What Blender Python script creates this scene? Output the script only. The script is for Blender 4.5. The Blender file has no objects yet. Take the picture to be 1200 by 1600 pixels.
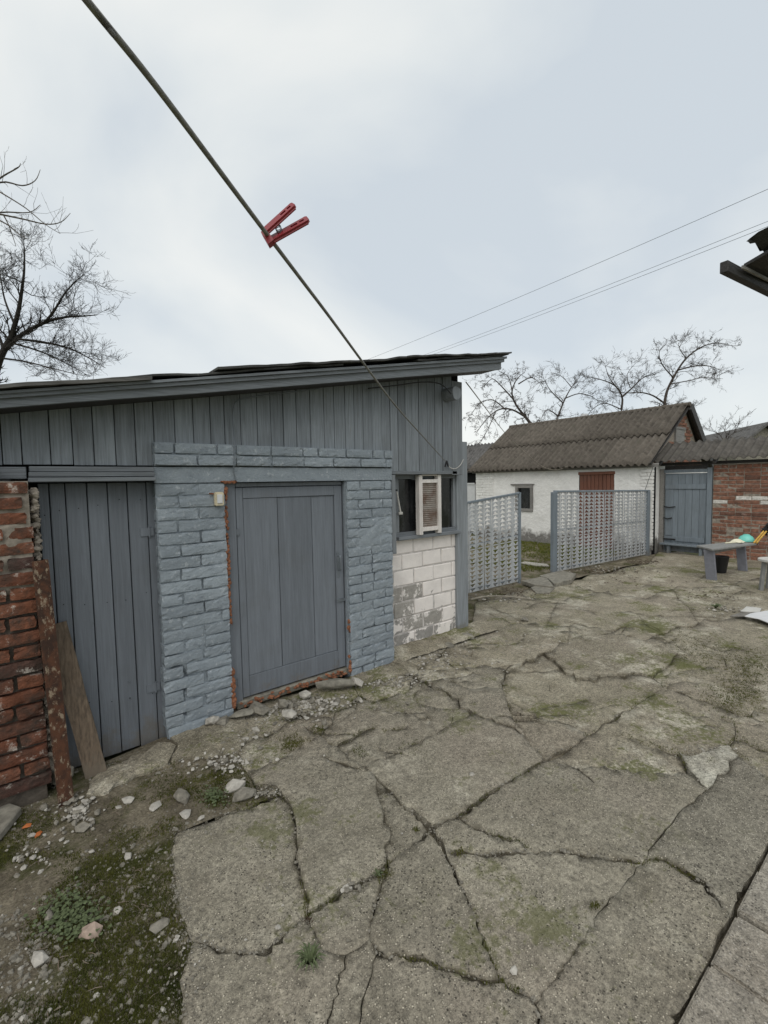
import bpy, bmesh, math, random, zlib
import numpy as np
from mathutils import Vector, Matrix, noise
from mathutils.geometry import delaunay_2d_cdt

random.seed(7)
SC = bpy.context.scene
COL = SC.collection
# ------------------------------------------------------------------ camera
F = 720.0            # focal length in photo pixels (photo 1200 x 1600)
EYE = Vector((0, 0, 1.6))
AZ = math.atan2(903, 720); PITCH = math.atan(46 / 720); ROLL = math.atan(.0186)
_f0 = Vector((math.cos(AZ), math.sin(AZ), 0)); _r0 = Vector((math.sin(AZ), -math.cos(AZ), 0)); _u0 = Vector((0, 0, 1))
FW = _f0 * math.cos(PITCH) - _u0 * math.sin(PITCH)
_u = _u0 * math.cos(PITCH) + _f0 * math.sin(PITCH)
RT = _r0 * math.cos(ROLL) - _u * math.sin(ROLL)
UP = _u * math.cos(ROLL) + _r0 * math.sin(ROLL)
cam = bpy.data.cameras.new('camera'); cam.sensor_fit = 'HORIZONTAL'; cam.sensor_width = 36
cam.lens = 36 * F / 1200; cam.clip_start = .02; cam.clip_end = 2000
co = bpy.data.objects.new('camera', cam); COL.objects.link(co)
co.matrix_world = Matrix(((RT.x, UP.x, -FW.x, EYE.x), (RT.y, UP.y, -FW.y, EYE.y), (RT.z, UP.z, -FW.z, EYE.z), (0, 0, 0, 1)))
SC.camera = co
SC.render.resolution_x = 768; SC.render.resolution_y = 1024

# ------------------------------------------------------------------ sky and sun (overcast)
W = bpy.data.worlds.new('World'); SC.world = W; W.use_nodes = True
nt = W.node_tree; nt.nodes.clear()
def wn(t, **k):
    n = nt.nodes.new(t)
    for a, b in k.items(): setattr(n, a, b)
    return n
SUN_EL, SUN_AZ = math.radians(50), math.radians(222)     # azimuth measured from +X towards +Y
sky = wn('ShaderNodeTexSky', sky_type='NISHITA'); sky.sun_disc = False
sky.sun_elevation = SUN_EL; sky.sun_rotation = math.pi / 2 - SUN_AZ
sk = wn('ShaderNodeVectorMath', operation='SCALE'); sk.inputs['Scale'].default_value = .10
nt.links.new(sky.outputs[0], sk.inputs[0])
tc = wn('ShaderNodeTexCoord')
mp = wn('ShaderNodeMapping'); mp.inputs['Scale'].default_value = (1, 1, 1.7); mp.inputs['Location'].default_value = (.35, 1.15, .2)
nt.links.new(tc.outputs['Generated'], mp.inputs[0])
n1 = wn('ShaderNodeTexNoise'); n1.inputs['Scale'].default_value = 1.25; n1.inputs['Detail'].default_value = 6; n1.inputs['Roughness'].default_value = .46; n1.inputs['Distortion'].default_value = .35
nt.links.new(mp.outputs[0], n1.inputs[0])
rp = wn('ShaderNodeValToRGB')
rp.color_ramp.elements[0].position = .37; rp.color_ramp.elements[0].color = (.585, .64, .685, 1)
rp.color_ramp.elements[1].position = .60; rp.color_ramp.elements[1].color = (.835, .845, .82, 1)
e = rp.color_ramp.elements.new(.49); e.color = (.72, .755, .76, 1)
nt.links.new(n1.outputs[0], rp.inputs[0])
mx = wn('ShaderNodeMix', data_type='RGBA'); mx.inputs[0].default_value = .9
nt.links.new(sk.outputs[0], mx.inputs[6]); nt.links.new(rp.outputs[0], mx.inputs[7])
bg = wn('ShaderNodeBackground'); bg.inputs[1].default_value = 1.0
nt.links.new(mx.outputs[2], bg.inputs[0])
wo = wn('ShaderNodeOutputWorld'); nt.links.new(bg.outputs[0], wo.inputs[0])
sl = bpy.data.lights.new('sun', 'SUN'); sl.energy = 1.2; sl.angle = math.radians(60); sl.color = (1, .97, .92)
so = bpy.data.objects.new('sun', sl); COL.objects.link(so)
sd = Vector((math.cos(SUN_EL) * math.cos(SUN_AZ), math.cos(SUN_EL) * math.sin(SUN_AZ), math.sin(SUN_EL)))
so.rotation_euler = sd.to_track_quat('Z', 'Y').to_euler(); so.location = sd * 30
SC.view_settings.view_transform = 'Standard'; SC.view_settings.look = 'None'
SC.view_settings.exposure = .2; SC.view_settings.gamma = 1

# ------------------------------------------------------------------ photo pixel -> point on a plane
def ray(x, y): return FW + RT * ((x - 600) / F) - UP * ((y - 800) / F)
def PZ(x, y, z=0.):
    d = ray(x, y); return EYE + d * ((z - EYE.z) / d.z)
def PY(x, y, Y):
    d = ray(x, y); return EYE + d * (Y / d.y)
def PX(x, y, X):
    d = ray(x, y); return EYE + d * (X / d.x)
def PD(x, y, depth): return EYE + ray(x, y) * depth

# ------------------------------------------------------------------ materials
MATS = {}
class MT:
    """small builder for procedural materials"""
    def __init__(s, name, rough=.8, spec=.3, metal=0.):
        s.m = bpy.data.materials.new(name); s.m.use_nodes = True; s.t = s.m.node_tree
        s.b = s.t.nodes['Principled BSDF']; s.b.inputs['Roughness'].default_value = rough
        s.b.inputs['Specular IOR Level'].default_value = spec; s.b.inputs['Metallic'].default_value = metal
        MATS[name] = s.m
        g = s.n('ShaderNodeNewGeometry'); s.pos = g.outputs['Position']; s.geo = g
        s.obj = s.n('ShaderNodeTexCoord').outputs['Object']
        s.rnd = s.n('ShaderNodeObjectInfo').outputs['Random']
    def n(s, t, **k):
        x = s.t.nodes.new(t)
        for a, b in k.items(): setattr(x, a, b)
        return x
    def set(s, sock, v):
        if isinstance(v, bpy.types.NodeSocket): s.t.links.new(v, sock)
        elif isinstance(v, (int, float)): sock.default_value = v
        else: sock.default_value = tuple(v) + ((1,) if len(v) == 3 and sock.type == 'RGBA' else ())
    def vec(s, src, scale=(1, 1, 1), jitter=False):
        m = s.n('ShaderNodeMapping'); s.set(m.inputs[0], src); m.inputs['Scale'].default_value = scale
        if jitter:
            k = s.math('MULTIPLY', s.rnd, 57.); s.t.links.new(k, m.inputs['Location'])
        return m.outputs[0]
    def noise(s, scale, detail=4, rough=.55, vec=None, dist=0.):
        x = s.n('ShaderNodeTexNoise'); s.set(x.inputs['Vector'], vec or s.pos)
        x.inputs['Scale'].default_value = scale; x.inputs['Detail'].default_value = detail
        x.inputs['Roughness'].default_value = rough; x.inputs['Distortion'].default_value = dist
        return x.outputs[0]
    def voro(s, scale, vec=None, feature='F1', out=0):
        x = s.n('ShaderNodeTexVoronoi', feature=feature); s.set(x.inputs['Vector'], vec or s.pos)
        x.inputs['Scale'].default_value = scale
        return x.outputs[out]
    def ramp(s, fac, a, b, c0=0., c1=1.):
        x = s.n('ShaderNodeMapRange'); s.set(x.inputs[0], fac)
        x.inputs[1].default_value = a; x.inputs[2].default_value = b; x.inputs[3].default_value = c0; x.inputs[4].default_value = c1
        return x.outputs[0]
    def math(s, op, a, b=0., clamp=False):
        x = s.n('ShaderNodeMath', operation=op, use_clamp=clamp); s.set(x.inputs[0], a); s.set(x.inputs[1], b); return x.outputs[0]
    def mix(s, fac, a, b, mode='MIX'):
        x = s.n('ShaderNodeMix', data_type='RGBA', blend_type=mode); s.set(x.inputs[0], fac); s.set(x.inputs[6], a); s.set(x.inputs[7], b)
        return x.outputs[2]
    def val(s, col, v):
        x = s.n('ShaderNodeHueSaturation'); s.set(x.inputs['Color'], col); s.set(x.inputs['Value'], v); return x.outputs[0]
    def bump(s, h, dist=.01, strength=1., prev=None):
        x = s.n('ShaderNodeBump'); x.inputs['Distance'].default_value = dist; x.inputs['Strength'].default_value = strength
        s.set(x.inputs['Height'], h)
        if prev: s.t.links.new(prev, x.inputs['Normal'])
        return x.outputs[0]
    def done(s, col, normal=None, rough=None):
        s.set(s.b.inputs['Base Color'], col)
        if normal: s.t.links.new(normal, s.b.inputs['Normal'])
        if rough is not None: s.set(s.b.inputs['Roughness'], rough)
        return s.m

def plain(name, col, rough=.7, spec=.3, metal=0., var=.25, scale=14, bump=.0015, bscale=60):
    m = MT(name, rough, spec, metal)
    a = m.noise(scale, 5); c = m.val(col, m.ramp(a, .3, .7, 1 - var, 1 + var))
    return m.done(c, m.bump(m.noise(bscale, 4), bump))

def painted_wood(name, col, grain=(30, 30, 1.2), var=.16, chip=.0, rand=.18, dirt=(.10, .10, .095)):
    m = MT(name, .62, .3)
    v = m.vec(m.pos, grain, True)
    g = m.noise(3.2, 6, .6, v, .3)
    c = m.val(col, m.ramp(m.rnd, 0, 1, 1 - rand, 1 + rand))
    c = m.val(c, m.ramp(g, .3, .7, 1 - var, 1 + var))
    c = m.mix(m.ramp(m.noise(3.5, 5, .6), .52, .8, 0, .35), c, dirt)
    if chip:
        c = m.mix(m.ramp(m.noise(5., 8, .75, m.vec(m.pos, (9, 9, .9), True)), .68 - chip, .72 - chip, 0, .75), c, (.17, .155, .135))
    c = m.mix(m.ramp(m.noise(2.2, 6, .7, m.vec(m.pos, (grain[0] * .3, grain[1] * .3, grain[2] * .35), True)), .48, .75, 0, .45), c, m.val(col, 1.55))
    sp = m.n('ShaderNodeSeparateXYZ'); m.t.links.new(m.pos, sp.inputs[0])
    c = m.mix(m.ramp(m.math('ADD', m.noise(9, 7, .72), m.ramp(sp.outputs[2], .0, .34, .22, -.25)), .56, .72, 0, .55), c, (.15, .128, .098))
    n = m.bump(g, .0032); n = m.bump(m.noise(160, 3), .0006, 1, n)
    return m.done(c, n)
painted_wood('grey_paint_door', (.155, .170, .190), var=.13, rand=.07)
painted_wood('grey_paint_boards', (.200, .219, .236), var=.28, chip=.05, rand=.16)
painted_wood('grey_paint_trim_x', (.165, .178, .190), (1.2, 30, 45), var=.3, chip=.02)
painted_wood('grey_paint_trim_z', (.205, .220, .232), (30, 30, 1.4), var=.25, chip=.03)
painted_wood('grey_paint_gate', (.185, .215, .240), (30, 30, 1.4), var=.15, chip=.02, rand=.1)
painted_wood('white_paint_wood', (.66, .62, .58), (30, 30, 1.4), var=.12, chip=.01, rand=.05)
painted_wood('brown_paint_boards', (.165, .070, .045), (30, 30, 1.2), var=.2, rand=.12)
painted_wood('old_wood', (.155, .115, .080), (26, 26, 1.3), var=.5, rand=.25)
painted_wood('dark_wood', (.045, .042, .04), (1.5, 26, 26), var=.4, rand=.2)
painted_wood('dark_lath', (.12, .115, .105), (1.5, 26, 26), var=.5, rand=.2)
painted_wood('grey_wood', (.21, .20, .185), (1.5, 26, 26), var=.35, rand=.2)

m = MT('blue_brick_paint', .72, .3)            # thick grey-blue paint on rough masonry
h = m.math('ADD', m.noise(60, 6, .66), m.math('MULTIPLY', m.noise(16, 4), .5))
c = m.val((.290, .326, .354), m.ramp(m.rnd, 0, 1, .86, 1.12))
c = m.mix(m.ramp(m.noise(6, 6, .65), .35, .75, 0, .75), c, (.195, .225, .255))
c = m.mix(m.ramp(m.noise(26, 8, .75), .555, .65, 0, .6), c, (.50, .53, .55))
c = m.mix(m.ramp(m.noise(15, 8, .76, m.vec(m.pos, (1, 1, 1.8))), .555, .65, 0, .7), c, (.15, .172, .195))
c = m.mix(m.ramp(m.noise(4.2, 6, .7, m.vec(m.pos, (1.2, 1, 1.6))), .715, .735, 0, .9), c, (.24, .085, .055))
m.done(c, m.bump(m.noise(170, 4, .6), .002, 1, m.bump(h, .007)))

m = MT('white_block_paint', .75, .25)          # flaking whitewash on grey silicate blocks
peel = m.noise(5.5, 8, .68)
sep = m.n('ShaderNodeSeparateXYZ'); m.t.links.new(m.pos, sep.inputs[0])
low = m.ramp(sep.outputs[2], .15, .80, .06, -.16)
pz = m.math('ADD', peel, low)
c = m.val((.80, .745, .70), m.ramp(m.noise(10, 5), .3, .7, .90, 1.06))
c = m.mix(m.ramp(pz, .56, .60), c, m.val((.30, .285, .265), m.ramp(m.noise(30, 4), .3, .7, .75, 1.15)))
m.done(c, m.bump(m.noise(60, 6), .003, 1, m.bump(m.ramp(pz, .56, .60, 1, 0), .002)))
m = MT('bare_block', .9, .2)
c = m.val((.33, .31, .28), m.ramp(m.noise(30, 5, .65), .3, .7, .8, 1.15))
c = m.mix(m.ramp(m.noise(7, 8, .74), .525, .56, 0, .95), c, (.76, .71, .67))
m.done(c, m.bump(m.noise(60, 6), .003))
m = MT('white_mortar', .85, .2)
c = m.val((.60, .56, .53), m.ramp(m.noise(16, 6, .65), .3, .7, .7, 1.1))
m.done(c, m.bump(m.noise(50, 6), .006))

def brickmat(name, cols, dirt=.5, whites=0.):
    m = MT(name, .88, .15)
    c = m.mix(m.ramp(m.rnd, .0, .55), cols[0], cols[1]); c = m.mix(m.ramp(m.rnd, .6, 1.), c, cols[2])
    c = m.val(c, m.ramp(m.noise(22, 6, .6), .3, .7, .65, 1.3))
    c = m.mix(m.ramp(m.noise(9, 8, .74), .44, .66, 0, dirt), c, (.060, .050, .042))
    if whites: c = m.mix(m.ramp(m.noise(11, 8, .75), .585, .65, 0, whites), c, (.55, .50, .44))
    m.done(c, m.bump(m.noise(120, 5, .6), .003, 1, m.bump(m.noise(28, 6, .7), .012)))
brickmat('red_brick', ((.155, .062, .038), (.225, .092, .054), (.085, .050, .042)), .95, .8)
brickmat('far_red_brick', ((.26, .125, .085), (.31, .155, .105), (.165, .085, .062)), .5, .22)
brickmat('white_brick', ((.66, .63, .58), (.74, .71, .66), (.58, .53, .48)), .15)
brickmat('orange_rubble', ((.24, .098, .052), (.28, .125, .07), (.18, .08, .048)), .3)
plain('mortar', (.27, .235, .195), .95, .1, var=.35, scale=20, bump=.006, bscale=45)
plain('dark_mortar', (.10, .085, .070), .95, .1, var=.4, scale=20, bump=.006, bscale=45)

m = MT('white_house_wall', .85, .2)
sep = m.n('ShaderNodeSeparateXYZ'); m.t.links.new(m.pos, sep.inputs[0])
st = m.math('ADD', m.noise(3.5, 7, .68), m.ramp(sep.outputs[2], .02, .55, .42, -.25))
c = m.val((.80, .785, .75), m.ramp(m.noise(4, 6, .6), .3, .7, .92, 1.04))
c = m.mix(m.ramp(m.noise(9, 7, .7), .62, .72, 0, .35), c, (.45, .42, .38))
c = m.mix(m.ramp(st, .52, .72, 0, .9), c, m.val((.12, .112, .10), m.ramp(m.noise(25, 5), .3, .7, .6, 1.5)))
m.done(c, m.bump(m.noise(14, 6, .6), .025))

def slate(name, col, moss=.35):
    m = MT(name, .95, .1)
    c = m.val(col, m.ramp(m.rnd, 0, 1, .82, 1.18))
    c = m.val(c, m.ramp(m.noise(9, 7, .65), .3, .7, .6, 1.35))
    c = m.mix(m.ramp(m.noise(4.5, 6, .65), .55, .72, 0, moss), c, (.055, .055, .04))
    c = m.mix(m.ramp(m.noise(28, 6, .7), .64, .74, 0, .5), c, (.30, .29, .26))
    m.done(c, m.bump(m.noise(60, 5), .006))
slate('slate_house', (.118, .103, .086), .6); slate('slate_lean_to', (.115, .105, .093), .55)
slate('roof_felt', (.075, .075, .072), .5); slate('far_slate', (.13, .125, .12), .2)

m = MT('rusty_steel', .8, .3, .15)
c = m.mix(m.ramp(m.noise(18, 7, .7, m.vec(m.obj, (1, 1, .7))), .42, .6), (.050, .028, .020), (.115, .050, .028))
c = m.mix(m.ramp(m.noise(34, 8, .75, m.vec(m.obj, (1, 1, .5))), .55, .61, 0, .85), c, (.34, .27, .19))
m.done(c, m.bump(m.noise(90, 6, .65), .002))

m = MT('galvanised', .5, .4, .25)              # stamped strips with old grey paint
c = m.val((.47, .485, .495), m.ramp(m.noise(12, 6, .65), .3, .7, .75, 1.2))
c = m.val(c, m.ramp(m.rnd, 0, 1, .88, 1.1))
c = m.mix(m.ramp(m.noise(7, 7, .7), .66, .74, 0, .4), c, (.20, .16, .13))
m.done(c, m.bump(m.noise(70, 3), .001))
m = MT('corrugated_zinc', .42, .5, .35)
c = m.mix(m.ramp(m.noise(6, 6, .65), .40, .62), (.42, .38, .34), (.20, .115, .075))
m.done(c)
plain('steel', (.19, .21, .23), .45, .5, .5, var=.25); plain('black_iron', (.02, .02, .02), .6)
plain('black_plastic', (.012, .012, .013), .45, .4, var=.1); plain('red_plastic', (.23, .012, .018), .38, .5, var=.12, bump=.0002)
plain('rope', (.21, .205, .19), .8, .2, var=.3, scale=90, bump=.001, bscale=400)
plain('cable_grey', (.17, .19, .21), .6); plain('cable_dark', (.03, .03, .032), .6); plain('cable_pale', (.28, .25, .20), .7)
plain('cream_plastic', (.60, .53, .38), .5, .4, var=.2, scale=40); plain('teal_enamel', (.16, .55, .47), .25, .5, var=.05)
plain('yellow_wood', (.55, .33, .07), .6); plain('cream_cloth', (.70, .66, .50), .9, var=.15, bump=.004)
plain('bark_dark', (.030, .026, .022), .9, var=.3, scale=30); plain('bark_light', (.095, .080, .062), .9, var=.3, scale=30)
plain('bark_far', (.062, .050, .042), .9, var=.25, scale=20)
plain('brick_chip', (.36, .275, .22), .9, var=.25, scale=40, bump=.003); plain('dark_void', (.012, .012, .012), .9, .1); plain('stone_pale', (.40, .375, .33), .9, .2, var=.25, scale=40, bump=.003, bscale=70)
plain('stone_grey', (.205, .188, .155), .9, .2, var=.35, scale=40, bump=.004, bscale=70)
plain('stone_flat', (.215, .20, .165), .92, .2, var=.35, scale=18, bump=.004, bscale=70)
plain('pale_board', (.50, .485, .45), .8, var=.15); plain('white_panel', (.62, .62, .62), .6, var=.06)
plain('leaf_orange', (.42, .13, .04), .8); plain('weed_green', (.095, .118, .055), .7, var=.3, scale=60)
plain('concrete_cap', (.30, .285, .25), .9, var=.2)
plain('bench_paint', (.225, .225, .215), .65, var=.15); plain('bench_leg_paint', (.21, .215, .245), .6, var=.12)
m = MT('window_glass', .12, .5); m.done(m.mix(m.ramp(m.noise(4, 6, .7, m.vec(m.pos, (2, 2, .6))), .5, .75, 0, .45), (.012, .013, .014), (.10, .10, .10)), None, m.ramp(m.noise(9, 5), .3, .7, .08, .4))

# concrete of the yard
def concrete(name, base, dark, speck, mossy=.35, agg=1., worn=0.):
    m = MT(name, .92, .2)
    big = m.noise(.9, 4, .6); mid = m.noise(4.5, 7, .66)
    c = m.val(base, m.ramp(m.rnd, 0, 1, .84, 1.14))
    c = m.mix(m.ramp(mid, .40, .70, 0, .6), c, dark)
    c = m.mix(m.ramp(big, .46, .62, 0, .65), c, (.265, .228, .180))
    c = m.mix(m.ramp(m.noise(2.1, 8, .74), .56 - .05 * worn, .66 - .06 * worn, 0, .5 + .3 * worn), c, (.44, .405, .325))
    c = m.mix(m.ramp(m.noise(.7, 5, .6, m.vec(m.pos, (1, 1, 1), False)), .5, .62, 0, .4), c, m.val(base, 1.25))
    fine = m.math('ADD', m.math('MULTIPLY', m.noise(75, 6, .75), .55), m.math('MULTIPLY', m.noise(210, 4, .7), .45))
    c = m.val(c, m.ramp(fine, .36, .66, .36, 1.7))
    c = m.val(c, m.ramp(m.noise(13, 6, .7), .3, .7, .80, 1.2))
    c = m.mix(m.ramp(m.noise(1.35, 8, .74, m.vec(m.pos, (1, 1.4, 1))), .56, .70, 0, .5), c, m.val(dark, .6))
    c = m.val(c, m.ramp(m.noise(36, 5, .7), .32, .68, .70, 1.32))
    ea = m.n('ShaderNodeAttribute', attribute_name='crack_edge'); ef = ea.outputs['Fac']; en = m.noise(7, 7, .7)
    c = m.mix(m.math('MULTIPLY', m.math('POWER', ef, 1.6), m.ramp(en, .45, .60, 0, .75)), c, (.070, .058, .036))
    c = m.mix(m.math('MULTIPLY', m.math('POWER', ef, 2.2), m.ramp(en, .47, .36, 0, .6)), c, (.46, .43, .35))
    vd = m.voro(115, None, 'F1', 0); vc = m.voro(115, None, 'F1', 1)
    bw = m.n('ShaderNodeSeparateColor'); m.t.links.new(vc, bw.inputs[0])
    pick = m.ramp(bw.outputs[0], .80 - .10 * agg, .86 - .10 * agg)
    stone = m.math('MULTIPLY', m.ramp(vd, .46, .30), pick)
    c = m.mix(m.math('MULTIPLY', stone, .8), c, m.val(speck, m.ramp(bw.outputs[1], 0, 1, .55, 1.25)))
    pit = m.math('MULTIPLY', m.ramp(vd, .42, .25), m.ramp(bw.outputs[2], .84, .9))
    c = m.mix(m.math('MULTIPLY', pit, .7), c, (.045, .042, .034))
    ms = m.math('ADD', m.math('MULTIPLY', m.noise(1.6, 6, .7), .8), m.math('MULTIPLY', m.noise(42, 5, .7), .36))
    c = m.mix(m.ramp(ms, .635 - .02 * worn, .685 - .01 * worn, 0, mossy), c, (.118, .122, .044))
    hz = m.voro(2.6, m.vec(m.pos), 'DISTANCE_TO_EDGE', 0)
    n = m.bump(m.noise(20, 5, .6), .003); n = m.bump(fine, .007, 1, n)
    n = m.bump(m.math('SUBTRACT', stone, pit), .003 * agg, 1, n)
    return m.done(c, n)
concrete('concrete_yard', (.272, .246, .192), (.136, .120, .087), (.58, .52, .41), .6, 1.4)
concrete('concrete_coarse', (.222, .202, .160), (.100, .089, .066), (.64, .58, .47), .15, 2.6)
concrete('concrete_paver', (.335, .305, .255), (.215, .194, .158), (.46, .42, .36), .10, .6)
concrete('concrete_old', (.278, .248, .185), (.116, .098, .066), (.58, .52, .40), .85, 1.1, 1.)
concrete('concrete_pale', (.44, .42, .35), (.30, .28, .22), (.50, .47, .40), .25, .3)

m = MT('soil', .97, .1)
c = m.mix(m.ramp(m.noise(6, 7, .68), .38, .66), (.125, .106, .076), (.26, .226, .165))
c = m.val(c, m.ramp(m.noise(85, 6, .72), .3, .7, .5, 1.5))
c = m.mix(m.ramp(m.math('ADD', m.noise(2.6, 7, .72), m.math('MULTIPLY', m.noise(60, 4), .12)), .56, .68, 0, .8), c, (.062, .068, .020))
n = m.bump(m.noise(26, 7, .68), .02); n = m.bump(m.noise(110, 5, .7), .006, 1, n)
m.done(c, n)
m = MT('moss', .95, .1); m.done(m.mix(m.ramp(m.noise(5, 6, .7), .35, .68), (.046, .056, .013), (.115, .112, .028)))
m = MT('grass', .9, .1); m.done(m.mix(m.ramp(m.noise(4, 6, .7), .35, .65), (.075, .095, .018), (.165, .165, .040)))
plain('turf', (.12, .115, .045), .95, var=.35, bump=.01)
plain('field', (.115, .12, .055), .95, var=.3, scale=.6, bump=.01, bscale=20)

# ------------------------------------------------------------------ mesh helpers
class MB:
    def __init__(s): s.v = []; s.f = []
    def add(s, vs, fs):
        o = len(s.v); s.v += [tuple(v) for v in vs]; s.f += [tuple(i + o for i in f) for f in fs]; return s
    def hexa(s, p):          # 8 points: bottom ring 0-3, top ring 4-7
        return s.add(p, [(3, 2, 1, 0), (4, 5, 6, 7), (0, 1, 5, 4), (1, 2, 6, 5), (2, 3, 7, 6), (3, 0, 4, 7)])
    def box(s, a, b):
        x0, y0, z0 = a; x1, y1, z1 = b
        return s.hexa([(x0, y0, z0), (x1, y0, z0), (x1, y1, z0), (x0, y1, z0), (x0, y0, z1), (x1, y0, z1), (x1, y1, z1), (x0, y1, z1)])
    def beam(s, p, q, w, h, up=(0, 0, 1)):
        p = Vector(p); q = Vector(q); d = (q - p).normalized(); x = d.cross(Vector(up))
        if x.length < 1e-4: x = d.cross(Vector((1, 0, 0)))
        x.normalize(); y = x.cross(d).normalized(); x = x * w / 2; y = y * h / 2
        return s.hexa([p - x - y, p + x - y, p + x + y, p - x + y, q - x - y, q + x - y, q + x + y, q - x + y])
    def prism(s, poly, d):   # poly: list of Vector, extruded by d
        n = len(poly); d = Vector(d); a = [Vector(v) for v in poly]
        return s.add(a + [v + d for v in a], [tuple(range(n - 1, -1, -1)), tuple(range(n, 2 * n))] + [(i, (i + 1) % n, n + (i + 1) % n, n + i) for i in range(n)])
    def tube(s, pts, rad, k=6, cap=True):
        pts = [Vector(p) for p in pts]; n = len(pts); o = len(s.v)
        if not hasattr(rad, '__len__'): rad = [rad] * n
        x = None
        for i, p in enumerate(pts):
            d = (pts[min(i + 1, n - 1)] - pts[max(i - 1, 0)])
            d = d.normalized() if d.length > 1e-9 else Vector((0, 0, 1))
            if x is None: x = d.cross(Vector((.31, .17, .93)));  x = x if x.length > 1e-3 else d.cross(Vector((1, 0, 0)))
            x = (x - d * x.dot(d)); x.normalize(); y = d.cross(x)
            for j in range(k):
                a = 2 * math.pi * j / k; s.v.append(tuple(p + (x * math.cos(a) + y * math.sin(a)) * rad[i]))
        for i in range(n - 1):
            for j in range(k):
                a = o + i * k + j; b = o + i * k + (j + 1) % k; s.f.append((a, b, b + k, a + k))
        if cap: s.f.append(tuple(o + j for j in range(k - 1, -1, -1))); s.f.append(tuple(o + (n - 1) * k + j for j in range(k)))
        return s
    def lathe(s, c, prof, k=20, close=True):
        c = Vector(c); o = len(s.v)
        for r, z in prof:
            for j in range(k):
                a = 2 * math.pi * j / k; s.v.append((c.x + r * math.cos(a), c.y + r * math.sin(a), c.z + z))
        for i in range(len(prof) - 1):
            for j in range(k):
                a = o + i * k + j; b = o + i * k + (j + 1) % k; s.f.append((a, b, b + k, a + k))
        if close: s.f.append(tuple(o + j for j in range(k - 1, -1, -1))); s.f.append(tuple(o + (len(prof) - 1) * k + j for j in range(k)))
        return s
    def mesh(s, name, mat, smooth=False, bevel=0., seg=1):
        me = bpy.data.meshes.new(name); me.from_pydata(s.v, [], s.f)
        if bevel:
            bm = bmesh.new(); bm.from_mesh(me)
            bmesh.ops.bevel(bm, geom=bm.edges[:] , offset=bevel, segments=seg, affect='EDGES', clamp_overlap=True)
            bm.to_mesh(me); bm.free()
        me.materials.append(MATS[mat])
        if smooth: me.polygons.foreach_set('use_smooth', [True] * len(me.polygons))
        me.update(); return me
    def build(s, name, mat, parent=None, smooth=False, bevel=0., seg=1):
        return link(name, s.mesh(name, mat, smooth, bevel, seg), parent)
def link(name, me, parent=None, loc=None):
    o = bpy.data.objects.new(name, me); COL.objects.link(o)
    if loc is not None: o.location = loc
    if parent is not None:
        o.parent = parent
        if parent.type == 'EMPTY' or True: o.matrix_parent_inverse = parent_matrix(parent).inverted()
    return o
def parent_matrix(o):
    m = Matrix.LocRotScale(o.location, o.rotation_euler, o.scale)
    if o.parent is not None: m = parent_matrix(o.parent) @ o.matrix_parent_inverse @ m
    return m
def thing(name, label, cat, loc=(0, 0, 0), group=None):
    o = bpy.data.objects.new(name, None); COL.objects.link(o); o.location = loc; o.empty_display_size = .1
    return tag(o, label, cat, group)
def tag(o, label, cat, group=None):
    o['label'] = label; o['category'] = cat
    if group: o['group'] = group
    return o
def kind(o, k): o['kind'] = k; return o
R = random.uniform
_bc = {}
def brick_mesh(mat, dx, dy, dz, var, rough=.004, cham=.006):
    """irregular chamfered block centred on the origin, shared between alike pieces"""
    key = (mat, round(dx, 2), round(dy, 2), round(dz, 3), var, cham)
    if key in _bc: return _bc[key]
    rs = random.Random(zlib.crc32(str(key).encode()))
    bm = bmesh.new(); bmesh.ops.create_cube(bm, size=1)
    for v in bm.verts:
        v.co = Vector((v.co.x * dx, v.co.y * dy, v.co.z * dz)) + Vector([rs.uniform(-rough, rough) for _ in range(3)])
    bmesh.ops.bevel(bm, geom=bm.edges[:], offset=cham, segments=1, affect='EDGES', clamp_overlap=True)
    for v in bm.verts: v.co += Vector([rs.uniform(-rough, rough) * .35 for _ in range(3)])
    me = bpy.data.meshes.new('brick'); bm.to_mesh(me); bm.free(); me.materials.append(MATS[mat]); _bc[key] = me
    return me
def rough_brick(mat, dx, dy, dz, var, rough=.006):
    """hand-worn brick: a bumpy front face (towards -Y) with broken edges, plain sides"""
    key = ('rough', mat, round(dx, 2), round(dy, 2), round(dz, 3), var)
    if key in _bc: return _bc[key]
    rs = random.Random(zlib.crc32(str(key).encode())); nx, nz_ = (7 if dx > .16 else 4), 4; mb = MB()
    for i in range(nx + 1):
        for j in range(nz_ + 1):
            e = (i in (0, nx)) + (j in (0, nz_)); x = (i / nx - .5) * dx; z = (j / nz_ - .5) * dz
            if i in (0, nx): x += rs.uniform(-rough, rough) * .45 - math.copysign(.0015 * e, x)
            if j in (0, nz_): z += rs.uniform(-rough, rough) * .28 - math.copysign(.001 * e, z)
            y = -dy / 2 + rs.uniform(-.0014, .0014) + (0 if not e else rs.uniform(.0005, .0035) * (1 if rs.random() < .86 else 3.2))
            mb.v.append((x, y, z))
    ring = [(i, 0) for i in range(nx)] + [(nx, j) for j in range(nz_)] + [(i, nz_) for i in range(nx, 0, -1)] + [(0, j) for j in range(nz_, 0, -1)]
    idx = lambda i, j: i * (nz_ + 1) + j
    for i in range(nx):
        for j in range(nz_): mb.f.append((idx(i, j), idx(i + 1, j), idx(i + 1, j + 1), idx(i, j + 1)))
    o = len(mb.v); r_ = [idx(*k) for k in ring]
    for k in r_: x, y, z = mb.v[k]; mb.v.append((x, dy / 2, z))
    n = len(r_)
    for k in range(n): mb.f.append((r_[k], o + k, o + (k + 1) % n, r_[(k + 1) % n]))
    mb.f.append(tuple(o + k for k in range(n)))
    me = mb.mesh('brick', mat); _bc[key] = me; return me
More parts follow.
